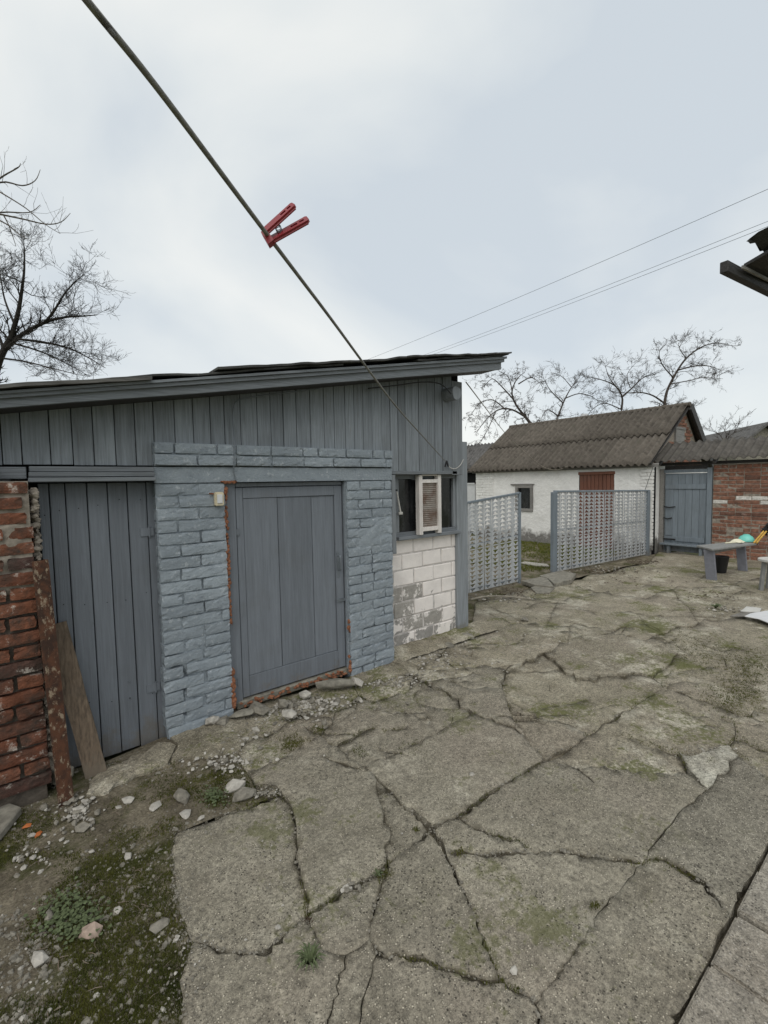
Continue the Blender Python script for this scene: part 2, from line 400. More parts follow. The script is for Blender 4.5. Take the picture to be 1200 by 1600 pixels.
def grid_sheet(name, mat, ax, u0, u1, v0, v1, step, fn, parent=None):
    """surface patch; fn(u, v) -> point"""
    nu = max(1, int((u1 - u0) / step)); nv = max(1, int((v1 - v0) / step)); b = MB()
    for i in range(nu + 1):
        for j in range(nv + 1): b.v.append(tuple(fn(u0 + (u1 - u0) * i / nu, v0 + (v1 - v0) * j / nv)))
    for i in range(nu):
        for j in range(nv):
            a = i * (nv + 1) + j; b.f.append((a, a + nv + 1, a + nv + 2, a + 1) if ax > 0 else (a, a + 1, a + nv + 2, a + nv + 1))
    return b.build(name, mat, parent, smooth=True)
def nz(x, y, z=0., s=1.): return noise.noise(Vector((x * s, y * s, z * s)))
# ================================================================== THE GROUND
b = MB(); b.add([(-400, -400, -.14), (400, -400, -.14), (400, 400, -.14), (-400, 400, -.14)], [(0, 1, 2, 3)])
kind(b.build('ground', 'field'), 'structure')

def pzp(x, y): v = PZ(x, y); return (v.x, v.y)
CRACKS = [   # traced in photo pixels: (half width in m, points)
 (.0075, [(1040,1070),(1020,1080),(985,1105),(935,1135),(905,1155),(850,1187),(815,1208),(760,1243),(720,1270),(673,1295),(640,1325),(606,1348),(575,1372),(540,1386),(480,1428),(416,1481),(395,1488),(350,1484),(315,1470),(290,1470)]),
 (.009, [(290,1470),(280,1430),(272,1390),(265,1330),(272,1300),(300,1288),(330,1276),(400,1256),(435,1239)]),
 (.004, [(435,1239),(456,1260),(463,1295),(466,1348),(479,1397),(480,1428)]),
 (.008, [(452,1180),(431,1197),(400,1206),(385,1207)]),
 (.008, [(385,1207),(395,1228),(435,1231),(435,1239)]),
 (.006, [(452,1180),(500,1150),(540,1178),(565,1197),(585,1211),(622,1247),(650,1270),(673,1295),(690,1320),(700,1342),(722,1385),(745,1435),(760,1480),(780,1528),(815,1545),(836,1561),(845,1600),(860,1690),(870,1800)]),
 (.003, [(585,1211),(590,1240),(598,1265),(610,1305),(604,1335),(606,1348)]),
 (.0055, [(606,1348),(597,1380),(590,1405),(580,1440),(578,1465),(590,1485),(600,1492),(645,1495),(670,1500),(690,1508),(730,1520),(765,1530),(780,1528)]),
 (.003, [(590,1485),(582,1502),(580,1523),(571,1547),(564,1572),(560,1640)]),
 (.003, [(578,1462),(560,1480),(540,1490),(525,1489),(500,1480),(480,1428)]),
 (.0025, [(540,1490),(530,1530),(520,1570),(510,1600),(500,1700),(480,1800)]),
 (.006, [(697,1328),(725,1329),(750,1334),(790,1330),(830,1328),(870,1328),(900,1332),(930,1335),(960,1342),(1004,1348),(1020,1340),(1040,1345),(1065,1362),(1098,1380),(1140,1432)]),
 (.004, [(712,1272),(735,1288),(770,1302),(815,1313),(830,1328)]),
 (.004, [(850,1187),(875,1192),(900,1198),(920,1215),(932,1226)]),
 (.003, [(900,1198),(935,1200),(980,1202),(1030,1207),(1080,1210)]),
 (.006, [(965,1144),(980,1150),(1005,1160),(1035,1168),(1060,1175),(1085,1182),(1100,1175),(1137,1163)]),
 (.005, [(1060,1175),(1070,1192),(1073,1203),(1080,1210),(1105,1232)]),
 (.006, [(1020,1055),(1042,1070),(1075,1082),(1110,1093),(1145,1108),(1180,1118),(1240,1130)]),
 (.006, [(1125,1117),(1148,1125),(1150,1140),(1148,1152),(1137,1163)]),
 (.006, [(1148,1152),(1165,1156),(1185,1168),(1210,1172),(1280,1175)]),
 (.004, [(1137,1163),(1155,1180),(1180,1200),(1200,1220),(1240,1255)]),
 (.003, [(836,1561),(860,1530),(895,1488),(918,1450),(941,1418),(975,1380),(1004,1348),(1035,1305),(1067,1264),(1105,1232),(1155,1180)]),
 (.005, [(785,1075),(792,1095),(800,1120),(820,1150),(850,1187)]),
 (.003, [(800,1112),(850,1118),(880,1125),(915,1140),(930,1138)]),
 (.008, [(600,1046),(625,1047),(647,1057),(665,1065),(690,1078),(737,1115),(785,1132),(820,1150)]),
 (.006, [(647,1057),(660,1040),(680,1032),(700,1010),(720,992)]),
 (.004, [(690,1030),(720,1045),(760,1040),(790,1046),(785,1075)]),
 (.003, [(700,1062),(715,1071),(740,1078),(770,1076),(785,1075)]),
 (.003, [(737,1115),(675,1150),(610,1182),(565,1197)]),
 (.003, [(855,976),(880,978),(910,977),(955,985),(1000,1000),(1020,995),(1050,982),(1092,972),(1150,965)]),
 (.003, [(890,977),(890,990),(887,1005),(850,1020),(790,1046)]),
 (.003, [(1020,995),(1060,1020),(1040,1040),(1020,1055),(985,1050),(900,1060),(850,1020)]),
 (.003, [(760,955),(800,975),(855,976),(870,940),(930,925),(1010,935),(1050,920)]),
 (.0025, [(860,905),(930,925)]), (.0025, [(1050,920),(1092,972)]), (.003, [(1050,920),(1120,915),(1200,900)]),
 (.004, [(545,1060),(560,1085),(585,1095),(640,1075),(647,1057)]),
 (.004, [(560,1085),(520,1120),(500,1150)]), (.003, [(450,1090),(470,1115),(520,1120)]),
 (.006, [(330,1155),(370,1165),(420,1150),(470,1115)]), (.004, [(370,1165),(385,1207)]),
]
HAIR = random.Random(31)                      # many fine broken cracks where the concrete is old
for x0, x1, y0, y1, n_, w_ in ((760, 1180, 905, 1010, 26, .0028), (640, 830, 1000, 1125, 22, .0035), (380, 620, 1080, 1200, 12, .004), (840, 1190, 1010, 1130, 12, .0022)):
    for k in range(n_):
        x, y = HAIR.uniform(x0, x1), HAIR.uniform(y0, y1); a = HAIR.choice((-.6, -.5, .35, .2, 1.2)) + HAIR.gauss(0, .3); pl = [(x, y)]
        for j in range(HAIR.randint(2, 5)):
            a += HAIR.gauss(0, .45); st = HAIR.uniform(12, 30); x += math.cos(a) * st; y += math.sin(a) * st * (.4 if y0 < 1150 else .8); pl.append((x, y))
        if all(px > 300 and y0 - 20 < py < y1 + 30 for px, py in pl): CRACKS.append((w_, pl))
OUTER = [(300,1475),(280,1530),(285,1600),(300,1900),(1500,1900),(2000,1300),(2100,980),(1500,880),(1250,868),(1110,868),(1028,862),(1013,880),(877,906),(812,924),(742,940),(738,972),(722,990),(619,1012),(612,1048),(545,1055),(366,1107),(330,1155),(385,1207),(400,1235),(435,1239),(330,1276),(272,1300),(265,1330),(272,1390),(280,1430)]
PAVEDGE = [(880,1950),(985,1730),(1060,1588),(1105,1505),(1140,1432),(1168,1380),(1196,1330),(1230,1270),(1300,1150),(1700,1240),(2060,1280)]
def inside(p, poly):
    x, y = p; r = False; j = len(poly) - 1
    for i in range(len(poly)):
        xi, yi = poly[i]; xj, yj = poly[j]
        if (yi > y) != (yj > y) and x < (xj - xi) * (y - yi) / (yj - yi) + xi: r = not r
        j = i
    return r
GROUND_BUMPS = lambda x, y: .010 * nz(x, y, 3.1, .9) + .006 * nz(x, y, 1.7, 2.7)
def rough_line(pts, amp=1.6, step=11, closed=False):
    out = []; n = len(pts)
    for i in range(n if closed else n - 1):
        a = Vector((*pts[i], 0)); c = Vector((*pts[(i + 1) % n], 0)); k = max(1, int((c - a).length / step)); d = (c - a)
        pr = Vector((-d.y, d.x, 0)).normalized()
        for j in range(k):
            t = j / k; q = a + d * t
            if j: q += pr * random.gauss(0, amp) * (.5 if (c - a).length < 25 else 1)
            out.append((q.x, q.y))
    if not closed: out.append(tuple(pts[-1]))
    return out
vs = []; es = []; ew = []
def addline(px, w, closed=False):
    base = len(vs)
    for p in px: vs.append(Vector(pzp(*p)))
    n = len(px)
    for i in range(n if closed else n - 1): es.append((base + i, base + (i + 1) % n)); ew.append(w * 1.25 if w > .0035 else w)
outer_px = rough_line(OUTER, 2.0, 14, True); addline(outer_px, .004, True)
pav_px = rough_line(PAVEDGE, .5, 16); addline(pav_px, .006)
for w, pts in CRACKS: addline(rough_line(pts, 1.9 if w > .0035 else 2.4, 9), w)
ncon = len(vs)
outer_w = [pzp(*p) for p in outer_px]
for yy in range(866, 1640, 13):               # free points, evenly dense as seen from the yard entrance
    st = 12 if yy > 940 else 16
    for xx in range(200, 1290, st):
        q = (xx + R(-4, 4), yy + R(-4, 4)); w_ = pzp(*q)
        if inside(w_, outer_w): vs.append(Vector(w_))
for i in range(60):
    for j in range(40):
        q = (-.5 + i * .25 + R(-.05, .05), -2 + j * .2)
        if inside(q, outer_w): vs.append(Vector(q))
cv, ce, cf, ov, oe, of = delaunay_2d_cdt(vs, es, [], 0, 1e-5)
wmap = {}
for e, o in zip(ce, oe):
    if o: wmap[frozenset(e)] = max(ew[k] if k < len(ew) else .003 for k in o)
tris = [t for t in cf if inside(((cv[t[0]].x + cv[t[1]].x + cv[t[2]].x) / 3, (cv[t[0]].y + cv[t[1]].y + cv[t[2]].y) / 3), outer_w)]
edge_t = {}
for k, t in enumerate(tris):
    for i in range(3): edge_t.setdefault(frozenset((t[i], t[(i + 1) % 3])), []).append(k)
region = [-1] * len(tris); nreg = 0
for k in range(len(tris)):
    if region[k] >= 0: continue
    st = [k]; region[k] = nreg
    while st:
        c_ = st.pop(); t = tris[c_]
        for i in range(3):
            e = frozenset((t[i], t[(i + 1) % 3]))
            if e in wmap: continue
            for o in edge_t[e]:
                if region[o] < 0: region[o] = nreg; st.append(o)
    nreg += 1
vt = {}
for k, t in enumerate(tris):
    for i in t: vt.setdefault(i, []).append(k)
corner = {}; newv = []; newinfo = []          # one copy of a vertex for each fan between cracks
for v, ks in vt.items():
    left = set(ks); con = [e for k in ks for e in [frozenset((tris[k][i], tris[k][(i + 1) % 3])) for i in range(3)] if v in e and e in wmap]
    wv = max([wmap[e] for e in con], default=0)
    fans = []
    while left:
        st = [left.pop()]; fan = list(st)
        while st:
            c_ = st.pop()
            for i in range(3):
                e = frozenset((tris[c_][i], tris[c_][(i + 1) % 3]))
                if v not in e or e in wmap: continue
                for o in edge_t[e]:
                    if o in left: left.remove(o); st.append(o); fan.append(o)
        fans.append(fan)
    for fan in fans:
        idx = len(newv); p = Vector((cv[v].x, cv[v].y, 0))
        if con and (len(fans) > 1 or any(len(edge_t[e]) < 2 for e in con)):
            d = Vector((0, 0, 0))
            for k in fan:
                c_ = sum((Vector((cv[i].x, cv[i].y, 0)) for i in tris[k]), Vector()) / 3; d += (c_ - p)
            wj = wv * (.18 + 2.6 * max(0, nz(p.x, p.y, 9., 6.) + .12))
            if d.length > 1e-6: p = p + d.normalized() * wj
        newv.append(p); newinfo.append(wv if con else 0)
        for k in fan: corner[(k, v)] = idx
pav_w = [pzp(*p) for p in pav_px]
yard = bpy.data.objects.new('yard_paving', None); COL.objects.link(yard); kind(yard, 'structure')
bed = MB(); n_ = len(outer_w)
from mathutils.geometry import tessellate_polygon
bv = [Vector((x, y, -.045)) for x, y in outer_w]
bed.add(bv, [tuple(t) for t in tessellate_polygon([bv])]); kind(bed.build('slab_bed', 'soil', yard), 'structure')
crumbs = MB(); slabs = 0
regs = {}
for k, r_ in enumerate(region): regs.setdefault(r_, []).append(k)
def right_of_paver(p):
    best = None
    for i in range(len(pav_w) - 1):
        a = Vector(pav_w[i]); c_ = Vector(pav_w[i + 1])
        d = (c_ - a); t = max(0, min(1, (Vector((p.x, p.y)) - a).dot(d) / d.length_squared)); q = a + d * t
        dist = (Vector((p.x, p.y)) - q).length
        if best is None or dist < best[0]: best = (dist, d.x * (p.y - a.y) - d.y * (p.x - a.x))
    return best[1] < 0
for r_, ks in regs.items():
    area = 0; cen = Vector((0, 0, 0))
    for k in ks:
        a, c_, d = [newv[corner[(k, i)]] for i in tris[k]]; ar = abs((c_ - a).cross(d - a).z) / 2; area += ar; cen += (a + c_ + d) / 3 * ar
    if area < 1e-7: continue
    cen /= area
    if right_of_paver(cen) and cen.x < 4.2: continue          # the pavers are laid there one by one
    pz = EYE.z; v_ = cen - EYE; zc = v_.dot(FW); px = 600 + F * v_.dot(RT) / zc; py = 800 - F * v_.dot(UP) / zc
    mat = 'concrete_yard'
    ql = [pzp(*p) for p in [(836,1561),(895,1488),(941,1418),(1004,1348),(1067,1264),(1105,1232),(1155,1180),(1300,1100),(1800,1200),(1400,1800),(860,1700)]]
    if inside((cen.x, cen.y), ql): mat = 'concrete_coarse'
    elif py < 1075 or (px < 560 and py < 1225): mat = 'concrete_old'
    if 1085 < px < 1150 and 1165 < py < 1222: mat = 'concrete_pale'
    dz = R(-.009, .009); tx, ty = R(-.004, .004), R(-.004, .004)
    if mat == 'concrete_old': dz *= .35
    if area < .03: dz = R(-.010, .003)
    mb = MB(); vm = {}
    def vid(i):
        if i not in vm:
            p = newv[i]; z = GROUND_BUMPS(p.x, p.y) + dz + (p.x - cen.x) * tx + (p.y - cen.y) * ty
            if newinfo[i]: z -= R(0, .008 if newinfo[i] > .0038 else .0015)
            z += .0012 * nz(p.x, p.y, 0, 31)
            vm[i] = len(mb.v); mb.v.append((p.x, p.y, z))
        return vm[i]
    bound = []
    for k in ks:
        t = tris[k]; a, c_, d = [newv[corner[(k, i)]] for i in t]
        ids = [vid(corner[(k, i)]) for i in t]
        if (c_ - a).cross(d - a).z < 0: ids = ids[::-1]; t = (t[2], t[1], t[0])
        mb.f.append(tuple(ids))
        for i in range(3):
            e = frozenset((t[i], t[(i + 1) % 3]))
            if e in wmap or len(edge_t[e]) < 2: bound.append((ids[i], ids[(i + 1) % 3]))
    low = {}
    for a, c_ in bound:
        for q in (a, c_):
            if q not in low: low[q] = len(mb.v); x, y, z = mb.v[q]; mb.v.append((x, y, -.08))
        mb.f.append((a, low[a], low[c_], c_))
    nf = len(ks)
    if area < .004: crumbs.add(mb.v, mb.f); continue
    inv = {v: k for k, v in vm.items()}; low_i = set(low.values())
    o = mb.build('concrete_slab', mat, yard); slabs += 1
    at = o.data.attributes.new('crack_edge', 'FLOAT', 'POINT'); at.data.foreach_set('value', [1. if (k in low_i or newinfo[inv[k]] > .0024) else 0. for k in range(len(mb.v))])
    o.data.polygons.foreach_set('use_smooth', [True] * nf + [False] * (len(o.data.polygons) - nf)); o.data.update()
if crumbs.v: kind(crumbs.build('slab_crumbs', 'concrete_old', yard), 'stuff')
# concrete pavers along the right edge, each its own block
side = [Vector((*p, 0)) for p in pav_w]
a0 = side[0]; dirx = (Vector((*pzp(1196, 1330), 0)) - Vector((*pzp(1060, 1588), 0))).normalized(); nrm = Vector((dirx.y, -dirx.x, 0))
anc = Vector((*pzp(1107, 1508), 0)); s0 = anc - dirx * 1.5
pos_s = 0; jn = [anc, Vector((*pzp(1143, 1424), 0))]
L1 = (jn[1] - jn[0]).length
cuts = [(jn[0] - s0).length - 3 * L1 * 1.0 + i * L1 for i in range(0, 18)]
for i in range(len(cuts) - 1):
    for rr in range(4):
        off = rr * .34 ; sh = 0 if rr % 2 == 0 else L1 * .5
        p0 = s0 + dirx * (cuts[i] + sh + .004) + nrm * (off + .003); p1 = s0 + dirx * (cuts[i + 1] + sh - .004) + nrm * (off + .003)
        if p0.x > 4.6: continue
        z = .012 + R(-.012, .012); tl = R(-.006, .006)
        q = [p0, p1, p1 + nrm * .326, p0 + nrm * .326]
        mb = MB(); mb.hexa([Vector((v.x, v.y, -.06)) for v in q] + [Vector((v.x, v.y, z + (tl if k in (0, 3) else -tl))) for k, v in enumerate(q)])
        # keep outward faces whatever the winding
        o = mb.build('paver', 'concrete_paver', yard, bevel=.008, seg=2)
        bm = bmesh.new(); bm.from_mesh(o.data); bmesh.ops.recalc_face_normals(bm, faces=bm.faces[:]); bm.to_mesh(o.data); bm.free()

# bare soil with moss in the left corner, in front of the doors and under the gate panels
SOIL = [pzp(*p) for p in [(300,1478),(282,1530),(286,1600),(300,1950),(-700,1950),(-500,1240),(0,1225),(160,1190),(255,1150),(330,1150),(372,1165),(388,1207),(400,1237),(435,1241),(330,1278),(274,1302),(268,1330),(275,1390),(283,1430)]]
def soil_z(x, y): return -.012 + .022 * nz(x, y, 5, 1.3) + .012 * nz(x, y, 2, 4.1) + .006 * nz(x, y, 8, 13) + (.0035 * nz(x, y, 8, 37))
sv = []; 
xs = [p[0] for p in SOIL]; ys = [p[1] for p in SOIL]
base = len(SOIL); sv = [Vector(p) for p in SOIL]; se = [(i, (i + 1) % base) for i in range(base)]
for yy in range(1155, 1700, 8):
    for xx in range(-120, 440, 8):
        q = pzp(xx + R(-3, 3), yy + R(-3, 3))
        if inside(q, SOIL): sv.append(Vector(q))
for i in range(40):
    for j in range(40):
        q = (-3 + i * .1, .5 + j * .075)
        if inside(q, SOIL): sv.append(Vector(q))
rv = delaunay_2d_cdt(sv, se, [], 1, 1e-5)
mb = MB(); mb.add([(v.x, v.y, soil_z(v.x, v.y)) for v in rv[0]], rv[2])
soil = kind(mb.build('soil', 'soil', smooth=True), 'structure')
# strip of soil behind the slab edge, along the panels and up to the house
BACK = [(3.5, 3.1), (4.6, 3.7), (6.3, 3.9), (7.0, 3.9), (8.5, 3.8), (10.9, 3.6), (10.9, 4.1), (10.42, 9.3), (3.7, 9.3)]
mb = MB(); st = .11; nx, ny = 62, 58
for i in range(nx + 1):
    for j in range(ny + 1):
        x = 3.5 + (10.95 - 3.5) * i / nx; y = 3.05 + j * .107
        mb.v.append((x, y, -.03 + .02 * nz(x, y, 4, 1.4) + .012 * nz(x, y, 4, 5) + (.02 if y > 4.6 else 0)))
for i in range(nx):
    for j in range(ny):
        x = 3.5 + (10.95 - 3.5) * (i + .5) / nx; y = 3.05 + (j + .5) * .107
        if inside((x, y), BACK):
            a = i * (ny + 1) + j; mb.f.append((a, a + ny + 1, a + ny + 2, a + 1))
kind(mb.build('back_soil', 'soil', smooth=True), 'structure')

# ---- moss, grass and gravel (nobody could count these)
def tufts(name, mat, pts, h, w, n):
    mb = MB()
    for x, y, z in pts:
        for k in range(n):
            a = R(0, 6.28); l = R(.4, 1) * h; t = R(.2, 1.2); bx, by = x + R(-w, w) * 2.5, y + R(-w, w) * 2.5
            dx, dy = math.cos(a), math.sin(a); px, py = -dy * w * .5, dx * w * .5
            mb.add([(bx - px, by - py, z - .002), (bx + px, by + py, z - .002), (bx + dx * l * t * .6, by + dy * l * t * .6, z + l)], [(0, 1, 2)])
    return kind(mb.build(name, mat), 'stuff')
pts = []
for i in range(42000):
    q = pzp(R(-60, 420), R(1190, 1640))
    if not inside(q, SOIL): continue
    d = noise.fractal(Vector((q[0] * 2.3, q[1] * 2.3, 4.)), .8, 2., 4)
    if d > .03 + R(-.18, .18): pts.append((q[0], q[1], soil_z(*q)))
tufts('moss', 'moss', pts, .011, .0035, 4)
pts = []
for cx, cy, r, n in [(535,1295,26,180),(550,1340,16,80),(480,1270,18,60),(600,1362,22,90),(460,1160,26,120),(500,1140,14,70),(1150,1085,50,600),(1105,1020,60,450),(1175,1045,50,600),(1060,1000,40,80),(880,1000,12,30),(650,1170,24,50),(930,1415,8,25),(345,1215,26,170),(330,1250,20,120),(290,1240,14,60),(480,1380,8,40),(720,1330,10,25),(650,1295,6,15),(1110,1190,10,25),(560,1175,14,40),(450,1165,18,90)]:
    for i in range(n):
        q = pzp(cx + random.gauss(0, r * .5), cy + random.gauss(0, r * .28)); pts.append((q[0], q[1], GROUND_BUMPS(*q) + .001))
tufts('slab_moss', 'moss', pts, .010, .004, 4)
pts = []
for i in range(9000):
    x, y = R(6.0, 10.38), R(4.55, 7.4)
    if noise.fractal(Vector((x * .9, y * .9, 1.)), .9, 2., 3) + (x - 8.2) * .25 > R(-.25, .2): pts.append((x, y, -.01 + .02 * nz(x, y, 4, 1.4)))
tufts('grass', 'grass', pts, .055, .008, 4)
def stone_mb(mb, c, sx, sy, sz, rs, rot=0.):
    t = (1 + 5 ** .5) / 2
    V = [(-1, t, 0), (1, t, 0), (-1, -t, 0), (1, -t, 0), (0, -1, t), (0, 1, t), (0, -1, -t), (0, 1, -t), (t, 0, -1), (t, 0, 1), (-t, 0, -1), (-t, 0, 1)]
    Fc = [(0, 11, 5), (0, 5, 1), (0, 1, 7), (0, 7, 10), (0, 10, 11), (1, 5, 9), (5, 11, 4), (11, 10, 2), (10, 7, 6), (7, 1, 8), (3, 9, 4), (3, 4, 2), (3, 2, 6), (3, 6, 8), (3, 8, 9), (4, 9, 5), (2, 4, 11), (6, 2, 10), (8, 6, 7), (9, 8, 1)]
    cr, sr = math.cos(rot), math.sin(rot); out = []
    for x, y, z in V:
        k = rs.uniform(.35, .68); x, y, z = x * k * sx, y * k * sy, z * k * sz
        out.append((c[0] + x * cr - y * sr, c[1] + x * sr + y * cr, c[2] + z))
    mb.add(out, Fc)
rs = random.Random(3)
mb = MB(); mb2 = MB()
for i in range(6500):
    q = pzp(R(-60, 430), R(1165, 1660))
    if not inside(q, SOIL): continue
    dens = .35 + nz(q[0], q[1], 6, 2.2) + (.35 if q[1] < 2.2 else 0)
    if R(0, 1) > dens: continue
    s_ = abs(random.gauss(0, .0038)) + .0016
    stone_mb(mb if rs.random() < .95 else mb2, (q[0], q[1], soil_z(*q) + s_ * .05), s_ * R(.7, 1.6), s_ * R(.7, 1.4), s_ * R(.5, .9), rs, R(0, 3))
for cx, cy, rx, ry, n, s0_ in [(440,1110,110,22,420,.010),(460,1098,120,10,260,.014),(600,1062,60,12,420,.008),(660,1025,60,14,320,.008),(340,1150,60,14,220,.010),(700,1000,40,10,160,.009),(350,1190,60,26,160,.009),(284,1400,24,100,110,.0028),(292,1540,40,80,130,.0028),(300,1300,60,16,70,.003),(310,1470,60,18,80,.003),(120,1270,40,24,120,.010),(60,1330,50,30,80,.008),(690,1050,60,25,160,.008),(500,1190,50,14,60,.006),(760,1050,50,20,90,.006),(545,1385,14,8,26,.008),(420,1240,30,8,60,.007),(780,935,60,8,160,.012),(950,890,60,7,140,.012),(1100,1175,40,10,50,.006),(560,1300,260,120,90,.004),(900,1300,260,140,70,.004),(850,1000,130,40,120,.007),(1140,950,60,10,70,.012)]:
    for i in range(n):
        q = pzp(cx + random.gauss(0, rx * .5), cy + random.gauss(0, ry * .5)); s_ = abs(random.gauss(0, s0_ * .6)) + s0_ * .35
        if q[1] > 3.05 and .1 < q[0] < 2.55: continue
        stone_mb(mb if rs.random() < (.9 if s0_ < .0035 else .55) else mb2, (q[0], q[1], GROUND_BUMPS(*q) + s_ * .2), s_ * R(.7, 1.6), s_ * R(.7, 1.3), s_ * R(.45, .9), rs, R(0, 3))
cmoss = []                                    # crumbs and moss lodged along the wider cracks
for w_, pl in CRACKS:
    if w_ < .004: continue
    for i in range(len(pl) - 1):
        L = math.hypot(pl[i + 1][0] - pl[i][0], pl[i + 1][1] - pl[i][1])
        for k in range(int(L / 1.6)):
            t = R(0, 1); q = pzp(pl[i][0] + (pl[i + 1][0] - pl[i][0]) * t + random.gauss(0, 2.2), pl[i][1] + (pl[i + 1][1] - pl[i][1]) * t + random.gauss(0, 2.2))
            if not inside(q, outer_w): continue
            if nz(q[0], q[1], 2.5, 3.5) > .12: cmoss.append((q[0], q[1], GROUND_BUMPS(*q) - .006))
            elif R(0, 1) < .5:
                s_ = abs(random.gauss(0, .0028)) + .0012; stone_mb(mb, (q[0], q[1], GROUND_BUMPS(*q) - .002), s_ * R(.8, 1.5), s_, s_ * .7, rs, R(0, 3))
tufts('crack_moss', 'moss', cmoss, .011, .0035, 3)
tw = MB()
for i in range(150):
    q = pzp(R(-20, 420), R(1195, 1620))
    if inside(q, SOIL):
        a = R(0, 6.28); l = R(.01, .045); z = soil_z(*q) + .004; m1 = (q[0] + math.cos(a) * l * .5 + R(-.004, .004), q[1] + math.sin(a) * l * .5, z + R(0, .006))
        tw.tube([(q[0], q[1], z), m1, (q[0] + math.cos(a) * l, q[1] + math.sin(a) * l, z)], R(.0008, .0018), 4)
kind(tw.build('twig_litter', 'old_wood'), 'stuff')
kind(mb.build('gravel', 'stone_grey'), 'stuff'); kind(mb2.build('pale_gravel', 'stone_pale'), 'stuff')
mb = MB()                                     # brown dead leaves and crumbs along the panel foot
for cx, cy, rx, ry, n in [(800,925,50,8,200),(930,892,60,6,220),(1000,878,30,5,120),(1120,930,50,10,90),(480,1440,10,6,20),(1000,905,80,14,60)]:
    for i in range(n):
        q = pzp(cx + random.gauss(0, rx * .5), cy + random.gauss(0, ry * .5)); a = R(0, 6.28); l = R(.003, .006) * (Vector((*q, 0)) - EYE).length * .6; z = GROUND_BUMPS(*q) + .004
        dx, dy = math.cos(a) * l, math.sin(a) * l
        mb.add([(q[0], q[1], z), (q[0] + dx - dy * .4, q[1] + dy + dx * .4, z + R(0, .012)), (q[0] + dx * 1.8, q[1] + dy * 1.8, z + R(0, .01)), (q[0] + dx + dy * .4, q[1] + dy - dx * .4, z + R(0, .014))], [(0, 1, 2, 3)])
plain('dead_leaf', (.075, .052, .034), .95); kind(mb.build('leaf_litter', 'dead_leaf'), 'stuff')
# ================================================================== THE SHED
YB = 3.08                                     # front of the painted brickwork
YW = 3.25                                     # front of the white block wall and window
zfb = lambda X: 1.987 + .1827 * (X + .036)    # lower edge of the rake fascia
zft = lambda X: 2.062 + .1946 * (X + .036)    # upper edge
shed = thing('shed', 'low grey-blue painted shed of brick and boards with sloping felt roof', 'shed', (1.8, 3.5, 0))

def bricks(parent, X0, X1, z0, z1, Yf, mat, L=.255, H=.077, gap=.009, dep=.10, jit=.004, cham=.006, skip=None, bow=.0, phase=0., push=None, rough=.004):
    n = max(1, round((z1 - z0) / H)); H = (z1 - z0) / n
    for r in range(n):
        x = X0; first = (L * .5 if (r + phase) % 2 else L) * R(.92, 1.06)
        while x < X1 - .02:
            l = first if x == X0 else L * random.choice((1, 1, 1, .5)) * R(.96, 1.04)
            if x + l > X1 - .06: l = X1 - x
            zc = z0 + (r + .5) * H; xc = x + l / 2
            if not (skip and skip(xc, zc)):
                me = rough_brick(mat, max(.03, l - gap - R(0, .004)), dep, H - gap, random.randrange(9), rough)
                off = Vector((0, 0, 0)) if not push else Vector(push(xc, zc))
                o = link('brick', me, parent, Vector((xc, Yf + dep / 2 + R(-jit, jit), zc)) + off)
                o.rotation_euler = (R(-.012, .012), R(-.008, .008), R(-.015, .015))
            x += l
def mortar(parent, X0, X1, z0, z1, Yf, mat, deep=.011, cover=.45, seed=0., crack=None, step=.013):
    def fn(u, v):
        a = noise.fractal(Vector((u * 5, seed, v * 5)), .8, 2., 4); d = .0085 + deep * max(0, .45 + a * 1.2) + .03 * max(0, nz(u * .6, seed + 8, v * 1.8, 6.) - .15)
        if nz(u, seed + 3, v, 3.1) > cover - .35: d -= .012 * max(0, nz(u, seed + 3, v, 3.1) + .35 - cover) * 3
        d += .003 * nz(u, 1, v, 45)
        if crack:
            q = min(seg_d((u, v), crack[i], crack[i + 1]) for i in range(len(crack) - 1)); d += .05 * max(0, 1 - q / .014)
        return (u, Yf + d, v)
    return grid_sheet('mortar', mat, 1, X0, X1, z0, z1, step, fn, parent)
def seg_d(p, a, c):
    a = Vector(a); c = Vector(c); p = Vector(p); d = c - a; t = max(0, min(1, (p - a).dot(d) / max(1e-9, d.length_squared)))
    return (p - a - d * t).length
XL0, XL1, XR0, XR1 = .667, 1.100, 2.075, 2.55
ZL, ZT = 1.622, 1.722                          # lintel bottom / top
# stepped crack low in the left pier, traced
cr = [PY(x, y, YB) for x, y in [(255,1043),(282,1043),(292,1056),(292,1075),(287,1082),(287,1110),(291,1118)]]
crk = [(p.x, p.z) for p in cr]
cr2 = [(p.x, p.z) for p in [PY(x, y, YB) for x, y in [(612,972),(590,975),(570,985),(578,1002),(578,1030)]]]
def pushL(x, z): return (-.010, -.004, -.006) if (z < crk[0][1] - .01 and x < crk[3][0]) else (0, 0, 0)
for nm, x0, x1, ck, ps, sd_ in (('brick_pier', XL0, XL1, crk, pushL, 0.), ('brick_pier', XR0, XR1, cr2, None, 7.)):
    core = MB().box((x0 + .012, YB + .065, -.05), (x1 - .012, YB + .30, ZL - .004)).build(nm, 'blue_brick_paint', shed)
    mortar(core, x0 + .003, x1 - .003, -.04, ZL - .003, YB, 'blue_brick_paint', seed=sd_, crack=ck, cover=.38 if sd_ else .62)
    bricks(core, x0, x1, -.01, ZL - .004, YB, 'blue_brick_paint', push=ps, jit=.005, cham=.005, gap=.008, phase=sd_, rough=.006)
